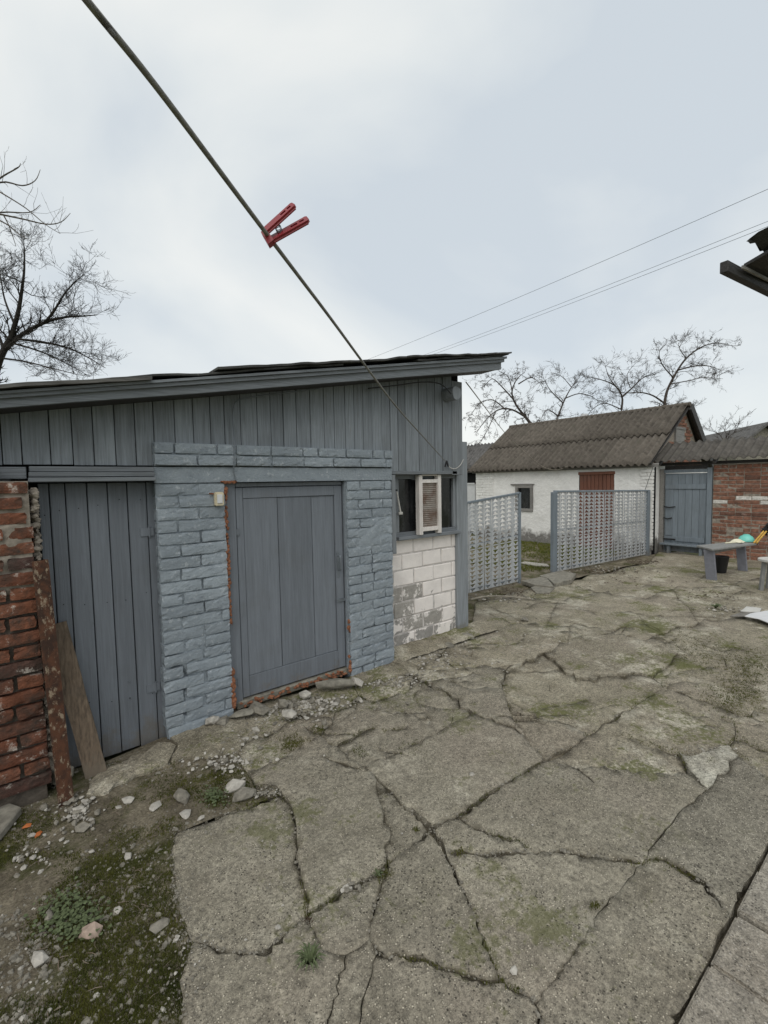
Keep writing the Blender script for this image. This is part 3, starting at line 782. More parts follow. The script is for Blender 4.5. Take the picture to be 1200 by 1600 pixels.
# lintel beam with two projecting courses above it
lin = MB()
for i in range(24):
    xa, xb = XL0 + (XR1 - XL0) * i / 24, XL0 + (XR1 - XL0) * (i + 1) / 24
    za, zb = ZT + .003 * nz(xa, 0, 0, 6), ZT + .003 * nz(xb, 0, 0, 6); ya, yb = YB + .004 * nz(xa, 5, 0, 5), YB + .004 * nz(xb, 5, 0, 5)
    lin.add([(xa, ya, ZL), (xb, yb, ZL), (xb, YB + .2, ZL), (xa, YB + .2, ZL), (xa, ya, za), (xb, yb, zb), (xb, YB + .2, zb), (xa, YB + .2, za)], [(0, 1, 5, 4), (4, 5, 6, 7), (3, 2, 1, 0)])
lin.build('lintel', 'blue_brick_paint', shed)
crs = MB().box((XL0 + .01, YB + .03, ZT + .006), (XR1 - .01, YB + .08, 1.870)).build('brick_course', 'blue_brick_paint', shed)
mortar(crs, XL0 + .002, XR1 - .002, ZT + .008, 1.872, YB - .020, 'blue_brick_paint', seed=4.)
bricks(crs, XL0 - .004, XR1 + .004, ZT + .006, 1.876, YB - .022, 'blue_brick_paint', jit=.006, cham=.005, dep=.09)

# vertical boards of the upper wall, one by one
XC = PY(723, 690, YB + .05).x                 # right corner of the shed
gx = [-60, -28, 2, 33, 78, 113, 146, 180, 212, 241, 274, 303, 330, 352, 377, 403, 424, 444, 464, 486, 507, 523, 540, 554, 568, 582, 597, 610, 622, 634, 644, 655, 668, 680, 692, 706]
for i in range(len(gx) - 1):
    yy = 690; xm = (gx[i] + gx[i + 1]) / 2
    yb = YB + .055 if xm > 608 else YB + .04
    a = PY(gx[i], yy, yb).x + .0022; c_ = PY(gx[i + 1], yy, yb).x - .0022
    z0 = PY(150, 728, yb).z + .004 if xm < 242 else (1.862 if xm < 609 else PY(660, 737, yb).z)
    z0 += R(-.003, .003); j = R(-.003, .003); w = R(-.004, .004)
    mb = MB(); mb.hexa([(a, yb + j, z0), (c_, yb + j + w, z0), (c_, yb + .022, z0), (a, yb + .022, z0), (a, yb + j, zft(a) - .03), (c_, yb + j + w, zft(c_) - .03), (c_, yb + .022, zft(c_) - .03), (a, yb + .022, zft(a) - .03)])
    mb.build('board', 'grey_paint_boards', shed, bevel=.0022)
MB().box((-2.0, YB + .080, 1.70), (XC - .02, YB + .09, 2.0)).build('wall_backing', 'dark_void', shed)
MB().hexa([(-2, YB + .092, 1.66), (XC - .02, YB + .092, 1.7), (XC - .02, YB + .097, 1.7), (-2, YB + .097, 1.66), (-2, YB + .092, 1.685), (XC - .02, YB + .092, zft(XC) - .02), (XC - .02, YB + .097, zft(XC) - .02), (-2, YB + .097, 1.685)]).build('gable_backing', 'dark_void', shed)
# boards left of the left door, behind the red pillar
for i in range(9):
    a = -1.95 + i * .215; MB().box((a, 3.2 + R(-.003, .003), -.03), (a + .211, 3.225, 1.66)).build('board', 'grey_paint_boards', shed)

# cornice over the left door: three stepped slats
c0, c1 = PY(46, 740, 3.03).x, XL0 - .004
zt_, zb_ = PY(150, 729, 3.05).z, PY(150, 753, 3.05).z
for k, (f0, f1, y) in enumerate(((0, .36, 3.055), (.36, .68, 3.035), (.70, 1.0, 3.012))):
    MB().box((c0 - k * .004, y, zt_ + (zb_ - zt_) * f1 + .002), (c1 - k * .001, 3.115 - k * .002, zt_ + (zb_ - zt_) * f0)).build('cornice_slat', 'grey_paint_trim_x', shed, bevel=.003)
MB().box((-2, 3.05, zb_ + .02), (c0 - .012, 3.11, zt_ - .004)).build('cornice_slat', 'grey_paint_trim_x', shed, bevel=.003)

# left door of six boards
YD = 3.165
d1 = MB().box((.05, YD + .026, -.02), (XL0 - .012, YD + .05, zb_ - .002)).build('door', 'dark_void', shed)
gp = [58, 76, 101, 135, 167, 198, 228, 242]
for i in range(7):
    a = PY(gp[i], 760, YD).x + .0025; c_ = PY(gp[i + 1], 760, YD).x - .0025
    y = YD + R(-.003, .003); z0 = -.03 + R(-.006, .006)
    MB().hexa([(a, y, z0), (c_, y + R(-.002, .002), z0), (c_, YD + .025, z0), (a, YD + .025, z0), (a, y, zb_ - .004), (c_, y, zb_ - .004), (c_, YD + .025, zb_ - .004), (a, YD + .025, zb_ - .004)]).build('plank', 'grey_paint_door', d1, bevel=.003)
def hinge(parent, p, w=.05, h=.05, mat='grey_paint_door'):
    mb = MB().box((p.x - w, p.y - .006, p.z - h / 2), (p.x - .003, p.y + .004, p.z + h / 2)).box((p.x + .003, p.y - .006, p.z - h / 2), (p.x + w * .5, p.y + .004, p.z + h / 2))
    mb.tube([(p.x, p.y - .006, p.z - h * .7), (p.x, p.y - .006, p.z + h * .7)], .006, 8)
    return mb.build('hinge', mat, parent)
hinge(d1, PY(233, 831, YD - .004)); hinge(d1, PY(243, 1073, YD - .004))
for i in range(6):
    for yy in (800, 950, 1105):
        p = PY((gp[i] + gp[i + 1]) / 2 + (yy - 760) * .07 + R(-4, 4), yy + R(-5, 5) - i * 4, YD); MB().tube([p + Vector((0, .004, 0)), p + Vector((0, -.0035, 0))], .0032, 6).build('nail', 'black_iron', d1)
for x, y in ((139, 873), (134, 905), (146, 973), (202, 1065)):
    p = PY(x, y, YD); MB().tube([p + Vector((0, .004, 0)), p + Vector((0, -.005, 0))], .004, 8).build('nail', 'steel', d1)

# middle door: frame, leaf with rails and three panel boards, handle, bolt
YE = 3.135
xa, xb = XL1 + .006, XR0 - .004
fr = MB().box((xa, YE - .01, .04), (PY(370, 860, YE).x, YE + .06, ZL - .003)).build('door_frame', 'grey_paint_door', shed, bevel=.002)
MB().box((PY(537, 860, YE).x, YE - .006, .06), (xb, YE + .06, ZL - .003)).build('jamb', 'grey_paint_door', fr, bevel=.002)
lx0, lx1 = PY(371, 860, YE).x, PY(536, 860, YE).x; lz0, lz1 = .085, PY(450, 760, YE).z
MB().box((lx0 + .002, YE - .003, lz1 + .004), (lx1 - .002, YE + .058, ZL - .006)).build('head', 'grey_paint_door', fr, bevel=.002)
MB().box((xb + .001, YB + .02, .02), (xb + .012, YE + .05, ZL - .004)).build('reveal', 'blue_brick_paint', fr)
dm = MB().box((lx0, YE + .022, lz0), (lx1, YE + .04, lz1)).build('door', 'grey_paint_door', shed)
p0, p1, p2, p3 = [PY(x, 880, YE).x for x in (383, 437, 490, 525)]; pz1 = PY(440, 777, YE).z; pz0 = .235
for (a, c_, zb2, zt2) in ((lx0 + .002, p0, lz0, lz1), (p3, lx1 - .002, lz0, lz1)):
    MB().box((a, YE, zb2 + .003), (c_, YE + .021, zt2 - .003)).build('stile', 'grey_paint_door', dm, bevel=.002)
MB().box((p0 + .0015, YE + .001, lz0 + .003), (p3 - .0015, YE + .021, pz0 - .002)).build('rail', 'grey_paint_door', dm, bevel=.002)
MB().box((p0 + .0015, YE + .001, pz1 + .002), (p3 - .0015, YE + .021, lz1 - .003)).build('rail', 'grey_paint_door', dm, bevel=.002)
for a, c_, y in ((p0, p1, YE + .006), (p1, p2, YE + .010), (p2, p3, YE + .014)):
    MB().box((a + .003, y, pz0), (c_ - .0025, y + .010, pz1)).build('panel_board', 'grey_paint_door', dm, bevel=.002)
h = PY(528, 868, YE - .004); h2 = PY(529, 890, YE - .004)
MB().tube([h + Vector((0, .004, 0)), h + Vector((0, -.03, 0)), h + Vector((0, -.034, -.012)), h2 + Vector((0, -.034, .012)), h2 + Vector((0, -.03, 0)), h2 + Vector((0, .004, 0))], .0065, 8).box((h.x - .012, h.y, h2.z - .06), (h.x + .012, h.y + .006, h.z + .03)).build('handle', 'steel', dm, smooth=False)
bq = PY(535, 937, YE - .004)
MB().box((bq.x - .055, bq.y - .006, bq.z - .012), (bq.x + .055, bq.y + .001, bq.z + .012)).tube([bq + Vector((.05, -.012, 0)), bq + Vector((.075, -.012, 0))], .012, 8).build('bolt', 'steel', dm)
hinge(dm, PY(371, 831, YE - .003), .03, .04); hinge(dm, PY(371, 1065, YE - .003), .03, .04)
MB().box((lx0 - .05, YE - .02, .02), (lx1 + .03, YE + .08, .075)).build('threshold', 'stone_flat', shed, bevel=.008)
# crumbling orange brick / filler along the frame
mb = MB(); rs2 = random.Random(5)
for i in range(95):
    z = rs2.uniform(.66, 1.60); mb_x = XL1 + rs2.uniform(-.004, .010); stone_mb(mb, (mb_x, YB + .012 + rs2.uniform(-.006, .01), z), .010, .012, .016, rs2, rs2.uniform(0, 3))
for i in range(40):
    z = rs2.uniform(.06, .33); stone_mb(mb, (XL1 + rs2.uniform(-.008, .008), YB + .006 + rs2.uniform(-.006, .008), z), .014, .014, .022, rs2)
for i in range(70):
    x = rs2.uniform(XL1 - .002, XR0 - .05); stone_mb(mb, (x, YE - .03 + rs2.uniform(-.03, .01), .072 + rs2.uniform(-.03, .008)), .016, .014, .009, rs2, rs2.uniform(0, 3))
for i in range(26):
    z = rs2.uniform(.05, .5); z = z if z < .18 or z > .38 else .42; stone_mb(mb, (XR0 + rs2.uniform(-.012, .006), YB + .006, z), .012, .012, .018, rs2)
for i in range(30):
    stone_mb(mb, (XL1 - .03 + rs2.uniform(0, .10), YB - .002, ZL + rs2.uniform(-.006, .006)), .012, .006, .006, rs2)
kind(mb.build('crumbled_filler', 'orange_rubble', shed), 'stuff')

# white block wall under the window
wx0, wx1 = XR1 + .004, PY(717, 890, YW).x
ws = PY(620, 841, YW).z                        # window sill height
core = MB().box((wx0, YW + .05, -.06), (wx1, YW + .22, ws - .004)).build('block_wall', 'white_mortar', shed)
grid_sheet('mortar', 'white_mortar', 1, wx0, wx1, -.05, ws - .006, .016, lambda u, v: (u, YW + .007 + .006 * noise.fractal(Vector((u * 6, 2, v * 6)), .8, 2., 4), v), core)
nrow = 7; zb0 = .02; hh = (ws - .006 - zb0) / nrow
for r in range(nrow):
    x = wx0 + .001; k = 0
    while x < wx1 - .02:
        l = (.13 if r % 2 == 0 else .245) if k == 0 else .262
        if x + l > wx1 - .05: l = wx1 - x
        o = link('block', brick_mesh('bare_block' if (r, k) in ((1, 1), (1, 2), (2, 0), (2, 1), (3, 0), (3, 1)) else 'white_block_paint', l - .012, .1, hh - .012, random.randrange(5), .003, .006), core, (x + l / 2, YW + .05 + R(-.003, .003), zb0 + (r + .5) * hh))
        o.rotation_euler = (R(-.01, .01), R(-.006, .006), R(-.01, .01)); x += l; k += 1
mb = MB()                                      # lumpy pale apron at the foot of the wall
grid_sheet('apron', 'concrete_old', 1, XR1 - .03, 3.95, 3.02, YW + .02, .035, lambda u, v: (u, v, .02 + .045 * max(0, min(1, (v - 3.02) / .2)) + .014 * noise.fractal(Vector((u * 6, v * 6, 1)), .8, 2, 4)), shed)

# window: frame, glazing bars, panes
YF = YW - .015
fx0, fx1 = PY(618, 790, YF).x, PY(714, 790, YF).x; fz1 = PY(660, 739, YF).z; fz0 = ws + .004
win = MB().box((fx0, YF, fz1 - .055), (fx1, YF + .06, fz1)).build('window', 'grey_paint_trim_x', shed, bevel=.003)
MB().box((fx0 - .01, YF - .035, fz1 - .018), (fx1 + .005, YF - .003, fz1 + .004)).build('drip_board', 'grey_paint_trim_x', win, bevel=.003)
MB().box((fx0, YF, fz0), (fx1, YF + .06, fz0 + .045)).build('bottom_rail', 'grey_paint_trim_x', win, bevel=.003)
MB().box((fx0 - .006, YF - .05, fz0 - .022), (fx1 + .004, YF - .003, fz0 + .012)).build('sill', 'grey_paint_trim_x', win, bevel=.004)
for a, c_ in ((fx0 + .001, fx0 + .045), (fx1 - .05, fx1 - .001), ((fx0 + fx1) / 2 - .02, (fx0 + fx1) / 2 + .02)):
    MB().box((a, YF + .002, fz0 + .046), (c_, YF + .058, fz1 - .056)).build('stile', 'grey_paint_trim_z', win, bevel=.003)
mid = (fx0 + fx1) / 2
for a, c_ in ((fx0 + .046, mid - .021), (mid + .021, fx1 - .051)):
    MB().box((a, YF + .03, fz0 + .046), (c_, YF + .035, fz1 - .056)).build('pane', 'window_glass', win)
MB().box((fx0, YF + .12, fz0), (fx1, YF + .13, fz1)).build('dark_room_panel', 'dark_void', win)  # black panel stands in for the unlit room behind the panes
# posts and trim at the shed's right corner
def vboard(name, px0, px1, ypx0, ypx1, Y, th, mat='grey_paint_trim_z', zmin=None):
    a = PY(px0, (ypx0 + ypx1) / 2, Y).x; c_ = PY(px1, (ypx0 + ypx1) / 2, Y).x; z1 = PY((px0 + px1) / 2, ypx0, Y).z; z0 = PY((px0 + px1) / 2, ypx1, Y).z if zmin is None else zmin
    return MB().box((a, Y, z0), (c_, Y + th, z1)).build(name, mat, shed, bevel=.003)
vboard('corner_post', 714, 731, 690, 980, YW - .03, .12, zmin=-.02)
vboard('corner_board', 706.5, 722.5, 596, 742, YB + .05, .06)
vboard('window_side_board', 612.5, 619, 742, 866, YB + .03, .10)
MB().box((XR1 + .002, YB + .05, PY(660, 741, YB + .05).z), (PY(714, 700, YB + .05).x, YB + .09, PY(660, 736, YB + .05).z)).build('batten', 'grey_paint_trim_x', shed, bevel=.002)
# log end under the eave
lc = PY(714, 614, 2.99); mb = MB(); n = 16
prof = [.062 + .005 * math.sin(3 * a * 6.28 / n + 1) for a in range(n)]
ring = lambda y: [(lc.x + prof[a] * math.cos(a * 6.28318 / n), y, lc.z + prof[a] * math.sin(a * 6.28318 / n)) for a in range(n)]
mb.add(ring(2.99) + ring(3.4), [tuple(range(n))] + [(i, i + n, (i + 1) % n + n, (i + 1) % n) for i in range(n)]); mb.build('purlin_end', 'grey_paint_trim_z', shed)
# side and back walls
for i in range(22):
    y = 3.42 + i * .13; MB().box((XC - .03 + R(0, .004), y, -.02), (XC + .0, y + .126, zft(XC) - .02)).build('side_board', 'grey_paint_boards', shed)
MB().box((-2, 6.28, -.02), (XC, 6.31, 2.0)).build('back_wall', 'grey_paint_boards', shed)
MB().box((-2.03, 3.2, -.02), (-2.0, 6.3, 1.68)).build('end_wall', 'grey_paint_boards', shed)
# rake fascia of three stepped boards, soffit, deck, roofing sheets
def rake(name, X0, X1, y0, y1, fa, fb, mat, parent=shed, bevel=.003):
    n = 10; mb = MB()
    lo = lambda X: zfb(X) + (zft(X) - zfb(X)) * fa; hi = lambda X: zfb(X) + (zft(X) - zfb(X)) * fb
    for i in range(n + 1):
        X = X0 + (X1 - X0) * i / n; w = .004 * nz(X, fa * 9, 0, 2.); yw = .003 * nz(X, fa * 7, 2, 3)
        mb.v += [(X, y0 + yw, lo(X) + w), (X, y1, lo(X) + w), (X, y1, hi(X) + w), (X, y0 + yw, hi(X) + w)]
    for i in range(n):
        o = i * 4
        for k in range(4): mb.f.append((o + k, o + (k + 1) % 4, o + 4 + (k + 1) % 4, o + 4 + k))
    mb.f += [(3, 2, 1, 0), (n * 4, n * 4 + 1, n * 4 + 2, n * 4 + 3)]
    o = mb.build(name, mat, parent); bm = bmesh.new(); bm.from_mesh(o.data); bmesh.ops.recalc_face_normals(bm, faces=bm.faces[:]); bm.to_mesh(o.data); bm.free(); return o
roof = rake('roof', -2.1, 3.80, 2.90, 6.4, .86, 1.0, 'dark_wood')
rake('fascia_board', -2.1, 3.785, 2.862, 2.898, .0, .55, 'grey_paint_trim_x', roof)
rake('fascia_board', -2.1, 3.81, 2.842, 2.897, .56, .80, 'grey_paint_trim_x', roof)
rake('fascia_board', -2.1, 3.83, 2.826, 2.897, .81, .985, 'grey_paint_trim_x', roof)
rake('soffit', -2.1, 3.775, 2.899, YB + .035, .03, .2, 'dark_wood', roof)
def felt(X0, X1, y0, y1, dz0, dz1, th, seed, mat='roof_felt', name='roof_sheet', rag=.02):
    n = 60; k = 7; mb = MB()
    for s_ in (0, 1):
        for i in range(n + 1):
            X = X0 + (X1 - X0) * i / n; f = y0 + rag * noise.fractal(Vector((X * 4, seed, 1)), .7, 2, 4)
            for j in range(k + 1):
                y = f + (y1 - f) * (j / k) ** 1.8; zz = zft(X) + dz0 + (dz1 - dz0) * i / n + .010 * noise.fractal(Vector((X * 2.2, y * 1.5, seed)), .8, 2, 3) * (1 if j < 4 else .4) - (.008 * max(0, nz(X, seed, 3, 5)) if j == 0 else 0)
                mb.v.append((X, y, zz + (th if s_ else 0)))
    N = (n + 1) * (k + 1)
    for i in range(n):
        for j in range(k):
            a = i * (k + 1) + j; mb.f.append((a + N, a + N + k + 1, a + N + k + 2, a + N + 1)); mb.f.append((a, a + 1, a + k + 2, a + k + 1))
        a = i * (k + 1); mb.f.append((a, a + k + 1, a + N + k + 1, a + N))
    for j in range(k):
        mb.f.append((j, j + N, j + 1 + N, j + 1)); a = n * (k + 1) + j; mb.f.append((a, a + 1, a + 1 + N, a + N))
    return mb.build(name, mat, roof)
felt(-2.1, 1.9, 2.83, 6.4, .012, .014, .012, 1.)
felt(-2.1, .62, 2.795, 3.1, .004, .002, .018, 8., 'dark_lath', 'roof_lath', .008)
felt(.985, 2.72, 2.80, 6.4, .030, .030, .014, 3.)
felt(2.50, 3.875, 2.79, 6.4, .040, .016, .013, 5.)
felt(2.62, 3.83, 2.815, 6.4, .012, .003, .014, 11.)

# ================================================================== THINGS ON THE SHED
def cable(name, label, cat, pts, r, mat, k=6, group=None):
    mb = MB(); mb.tube(pts, r, k); o = mb.build(name, mat, smooth=True); return tag(o, label, cat, group)
def curve(pts, n=6):
    P = [Vector(p) for p in pts]; out = []
    for i in range(len(P) - 1):
        a = P[max(i - 1, 0)]; b_ = P[i]; c_ = P[i + 1]; d = P[min(i + 2, len(P) - 1)]
        for j in range(n):
            t = j / n; out.append(.5 * ((2 * b_) + (c_ - a) * t + (2 * a - 5 * b_ + 4 * c_ - d) * t * t + (3 * b_ - a - 3 * c_ + d) * t ** 3))
    out.append(P[-1]); return out
yc = YB - .034
cable('cable', 'thin grey cable running down the brick above the middle door', 'cable', curve([PY(500, 607, 3.09), PY(420, 617, 3.09), PY(385, 622, 3.09), PY(368, 629, 3.095), PY(364, 650, 3.095), PY(366, 680, 3.095), PY(366, 692, yc), PY(366, 722, yc), PY(365, 735, yc + .02), PY(369, 752, yc + .025)]), .0042, 'cable_grey')
cable('cable', 'black cable sagging under the shed eave to the log end', 'cable', curve([PY(575, 607, 3.06), PY(620, 602, 3.05), PY(660, 597, 3.03), PY(688, 600, 3.0), PY(705, 615, 2.97)]), .005, 'cable_dark')
sw = thing('switch_box', 'small cream switch box on the brick pier beside the middle door', 'switch box', PY(342, 790, YB - .01))
a = PY(335, 769, YB - .03); c_ = PY(350, 790, YB - .03)
bx = MB().box((a.x, YB - .040, c_.z), (c_.x, YB - .006, a.z)).build('box', 'cream_plastic', sw, bevel=.006, seg=2)
MB().box((a.x + .012, YB - .047, c_.z + .016), (c_.x - .012, YB - .039, a.z - .016)).build('cover', 'white_panel', sw, bevel=.003)
MB().box((a.x - .028, YB - .02, a.z - .014), (a.x - .002, YB - .008, a.z - .004)).build('bracket', 'orange_rubble', sw)

# washboard standing on the sill in front of the window
YS = YF - .075
wz0, wz1 = fz0 + .013, PY(672, 742, YS).z; wx_0, wx_1 = PY(655.5, 790, YS).x, PY(690, 790, YS).x
wb = thing('washboard', 'white framed washboard with rusty ribbed metal standing before the shed window', 'washboard', ((wx_0 + wx_1) / 2, YS, wz0))
for s_ in (0, 1):
    x = wx_0 if s_ == 0 else wx_1 - .045
    MB().box((x, YS, wz0), (x + .045, YS + .055, wz1)).build('stile', 'white_paint_wood', wb, bevel=.003)
for f0, f1, y in ((.865, .925, 0), (.055, .125, 0), (.985, 1.008, .004)):
    MB().box((wx_0 + .046, YS + y, wz0 + (wz1 - wz0) * f0), (wx_1 - .046, YS + .045, wz0 + (wz1 - wz0) * f1)).build('crossbar', 'white_paint_wood', wb, bevel=.003)
mb = MB(); n = 22 * 6; za, zb3 = wz0 + (wz1 - wz0) * .125, wz0 + (wz1 - wz0) * .865
for i in range(n + 1):
    z = za + (zb3 - za) * i / n; y = YS + .022 - .008 * math.cos(i / 6 * 2 * math.pi)
    mb.v += [(wx_0 + .046, y, z), (wx_1 - .046, y, z)]
for i in range(n): mb.f.append((2 * i, 2 * i + 1, 2 * i + 3, 2 * i + 2))
mb.build('ribbed_sheet', 'corrugated_zinc', wb, smooth=True)
MB().box((wx_0 + .046, YS + .034, za), (wx_1 - .046, YS + .04, zb3)).build('back_board', 'old_wood', wb)
# white handled brush hanging at the window's left edge
q0, q1 = PY(620, 768, YF - .03), PY(626, 802, YF - .03)
hb = thing('scrub_stick', 'slim white stick hanging at the left edge of the shed window', 'stick', q1)
MB().tube([q0, q0.lerp(q1, .5), q1], [.007, .008, .009], 8).build('shaft', 'pale_board', hb)
MB().box((q1.x - .02, q1.y - .008, q1.z - .012), (q1.x + .022, q1.y + .012, q1.z + .012)).build('head', 'pale_board', hb, bevel=.003)
MB().tube([q0 + Vector((0, .03, .012)), q0 + Vector((0, -.004, .012))], .008, 8).build('nail', 'black_iron', hb)

# clothes line from behind the camera to the shed, sagging a little
e0 = PY(697, 722, YB + .03)
de = (e0 - EYE).dot(FW); pin_d = .68
def line_depth(px): t = (697 - px) / (697 - 420.); iz = 1 / de + (1 / pin_d - 1 / de) * t; return 1 / iz
LP = [(697, 722), (660, 681), (620, 636), (575, 577), (520, 502), (470, 436), (420, 370), (340, 263), (240, 130), (135, 0)]
lp = [PD(x, y, line_depth(x)) for x, y in LP]
d = (lp[-1] - lp[-2]).normalized(); lp += [lp[-1] + d * .12, lp[-1] + d * 1.6]
rope = tag(MB().tube(curve(lp, 5), .0031, 10).build('clothes_line', 'rope', smooth=True), 'grey clothes line stretched from overhead to the shed corner', 'clothes line')
cable('rope_end', 'pale slack rope end tied round the shed corner post', 'rope', curve([e0, PY(704, 731, YB + .03), PY(712, 732, YB + .03), PY(719, 727, YB + .04), PY(724, 718, YB + .05)]), .004, 'pale_board')
pn = thing('clothes_peg', 'small black clothes peg clipped to the line end above the window', 'clothes peg', e0)
for s_ in (-1, 1):
    MB().beam(e0 + Vector((0, -.008, .012)), e0 + Vector((s_ * .022, -.008, -.045)), .012, .010).build('jaw', 'black_plastic', pn)
# red peg near the camera
pc = PD(421, 366, pin_d); ux = RT; uy = UP; uz = -FW
pr = thing('clothes_peg', 'red plastic clothes peg clipped on the clothes line overhead', 'clothes peg', pc)
S = pin_d / F
def arm(name, a, b_, w0, w1, off, par):
    """flat tapered peg arm with two slots; points are photo-pixel offsets from the grip"""
    A = pc + (ux * a[0] - uy * a[1]) * S + uz * off; B = pc + (ux * b_[0] - uy * b_[1]) * S + uz * off
    d = (B - A); L = d.length; d.normalize(); wv = (uz * .55 + d.cross(uz).normalized() * .83).normalized(); wv = (wv - d * wv.dot(d)).normalized(); tv = d.cross(wv).normalized()
    # outline cells across the width: two side strips, cross bridges, round end
    mb = MB(); th = .0022
    def strip(s0, s1, a0, a1, e0_, e1_):
        q = []
        for t in (-th, th):
            q += [A + d * (L * s0) + wv * a0 + tv * t, A + d * (L * s1) + wv * e0_ + tv * t, A + d * (L * s1) + wv * e1_ + tv * t, A + d * (L * s0) + wv * a1 + tv * t]
        mb.hexa(q)
    W = lambda s: w0 + (w1 - w0) * s
    for s0, s1, hole in ((0, .5, 0), (.5, .55, 0), (.55, .72, 1), (.72, .78, 0), (.78, .9, 1), (.9, .96, 0)):
        if hole:
            strip(s0, s1, -W(s0), -W(s0) * .32, -W(s1), -W(s1) * .32); strip(s0, s1, W(s0) * .32, W(s0), W(s1) * .32, W(s1))
        else: strip(s0, s1, -W(s0), W(s0), -W(s1), W(s1))
    strip(.96, 1., -W(.96), W(.96), -W(1) * .7, W(1) * .7)
    # raised rims along both sides
    for sgn in (-1, 1): mb.tube([A + d * (L * t) + wv * W(t) * sgn * .93 + tv * .0022 for t in (0, .3, .6, .95)], .0017, 6)
    o = mb.build(name, 'red_plastic', par); bm = bmesh.new(); bm.from_mesh(o.data); bmesh.ops.recalc_face_normals(bm, faces=bm.faces[:]); bm.to_mesh(o.data); bm.free(); return o
arm('arm', (-5, -4), (39, -44), .0070, .0068, .003, pr)
arm('arm', (1, 7), (60, -26), .0074, .0072, -.003, pr)
mb = MB()
for k in range(3):
    cc = pc + (ux * (14) - uy * (-9)) * S + uz * (.003 * (k - 1)); mb.tube([cc + (ux * math.cos(a) + uy * math.sin(a)) * .0042 for a in [i * .524 for i in range(13)]], .0007, 5)
mb.build('spring', 'steel', pr)
mb = MB(); mb.hexa([pc + (ux * x - uy * y) * S + uz * z for z in (-.006, .006) for x, y in ((-12, 0), (-4, -6), (8, 12), (-1, 19))]); 
o = mb.build('grip', 'red_plastic', pr); bm = bmesh.new(); bm.from_mesh(o.data); bmesh.ops.recalc_face_normals(bm, faces=bm.faces[:]); bm.to_mesh(o.data); bm.free()

# ================================================================== RED BRICK PILLAR, BEAM AND PLANK
plr = thing('brick_pillar', 'weathered red brick pillar stub standing left of the shed door', 'brick pillar', (-.3, 3.0, 0))
YP = 2.88
core = MB().box((-.75, YP + .03, -.05), (.045, YP + .20, 1.62)).build('core', 'dark_mortar', plr)
grid_sheet('mortar', 'mortar', 1, -.75, .05, .10, 1.64, .015, lambda u, v: (u, YP + .012 + .04 * max(0, min(1, (1.12 - v) / .08)) + .012 * noise.fractal(Vector((u * 7, 2, v * 7)), .8, 2., 4) - (.012 * max(0, nz(u, 3, v, 4) - .1) * 3 if u > -.05 else 0), v), plr)
n = 22; hc = 1.645 / n
for r in range(n):
    if r < 1: continue
    zc = (r + .5) * hc; xe = .062 + R(-.012, .010) + (.015 if r in (1, 2) else 0) - (.02 if r > 18 else 0)
    x = xe; k = 0
    while x > -.72:
        l = (.25 if r % 2 else .12) if k == 0 else .255
        mat = 'red_brick'
        o = link('brick', rough_brick(mat, l - .012, .12, hc - (.014 if r < 16 else .018), random.randrange(9), .008), plr, (x - l / 2, YP + .06 + R(-.010, .008), zc))
        o.rotation_euler = (R(-.03, .03), R(-.02, .02), R(-.05, .05)); x -= l; k += 1
mb = MB(); rs3 = random.Random(11)            # mortar squeezed out between pillar and door
for i in range(300):
    z = rs3.uniform(.12, 1.6); stone_mb(mb, (.068 + rs3.uniform(-.012, .022) * (1 if z < 1.1 else .4), YP + .09 + rs3.uniform(-.05, .09), z), .011, .022, .016, rs3, rs3.uniform(0, 3))
kind(mb.build('mortar_lumps', 'mortar', plr), 'stuff')
MB().box((-.72, YP + .01, 1.648), (-.085, YP + .19, 1.72)).build('cap', 'dark_void', plr, bevel=.006)

bb = PZ(104, 1254, 0.); bt = PY(63, 876, YP - .035)
st_ = thing('steel_angle', 'rusty steel angle bar leaning against the brick pillar', 'steel bar', bb)
dr = (bt - bb); L = dr.length; dr.normalize(); sx = Vector((1, .25, 0)); sx = (sx - dr * sx.dot(dr)).normalized(); sy = dr.cross(sx).normalized()
mb = MB(); w = .068; t = .007
prf = [(-w / 2, 0), (w / 2, 0), (w / 2, w * .75), (w / 2 - t, w * .75), (w / 2 - t, t), (-w / 2, t)]
V0 = [bb - dr * .02 + sx * a + sy * c_ for a, c_ in prf]
mb.prism(V0, dr * (L + .02)); o = mb.build('flanges', 'rusty_steel', st_)
bm = bmesh.new(); bm.from_mesh(o.data); bmesh.ops.recalc_face_normals(bm, faces=bm.faces[:]); bm.to_mesh(o.data); bm.free()
kb = PZ(151, 1212, .0); kt = PY(86, 975, YD - .03)
pk = thing('wooden_plank', 'short weathered wooden plank leaning behind the rusty bar', 'plank', kb)
dr = (kt - kb).normalized(); sx = Vector((1, -.15, 0)); sx = (sx - dr * sx.dot(dr)).normalized(); sy = dr.cross(sx)
mb = MB(); L = (kt - kb).length
for s_ in (0, 1):
    for i in range(9):
        t = i / 8
        for sg in (-1, 1): mb.v.append(tuple(kb + dr * (L * t) + sx * sg * (.052 + .006 * nz(t * 5, sg, 1, 1.)) + sy * ((.022 if s_ else 0) + .004 * nz(t * 4, sg, s_, 1.))))
for i in range(8):
    a = i * 2; b_ = 18 + i * 2; mb.f += [(a, a + 1, a + 3, a + 2), (b_, b_ + 2, b_ + 3, b_ + 1), (a, a + 2, b_ + 2, b_), (a + 1, b_ + 1, b_ + 3, a + 3)]
mb.f += [(0, 18, 19, 1), (16, 17, 35, 34)]
o = mb.build('board', 'old_wood', pk, bevel=0); bm = bmesh.new(); bm.from_mesh(o.data); bmesh.ops.recalc_face_normals(bm, faces=bm.faces[:]); bm.to_mesh(o.data); bm.free()
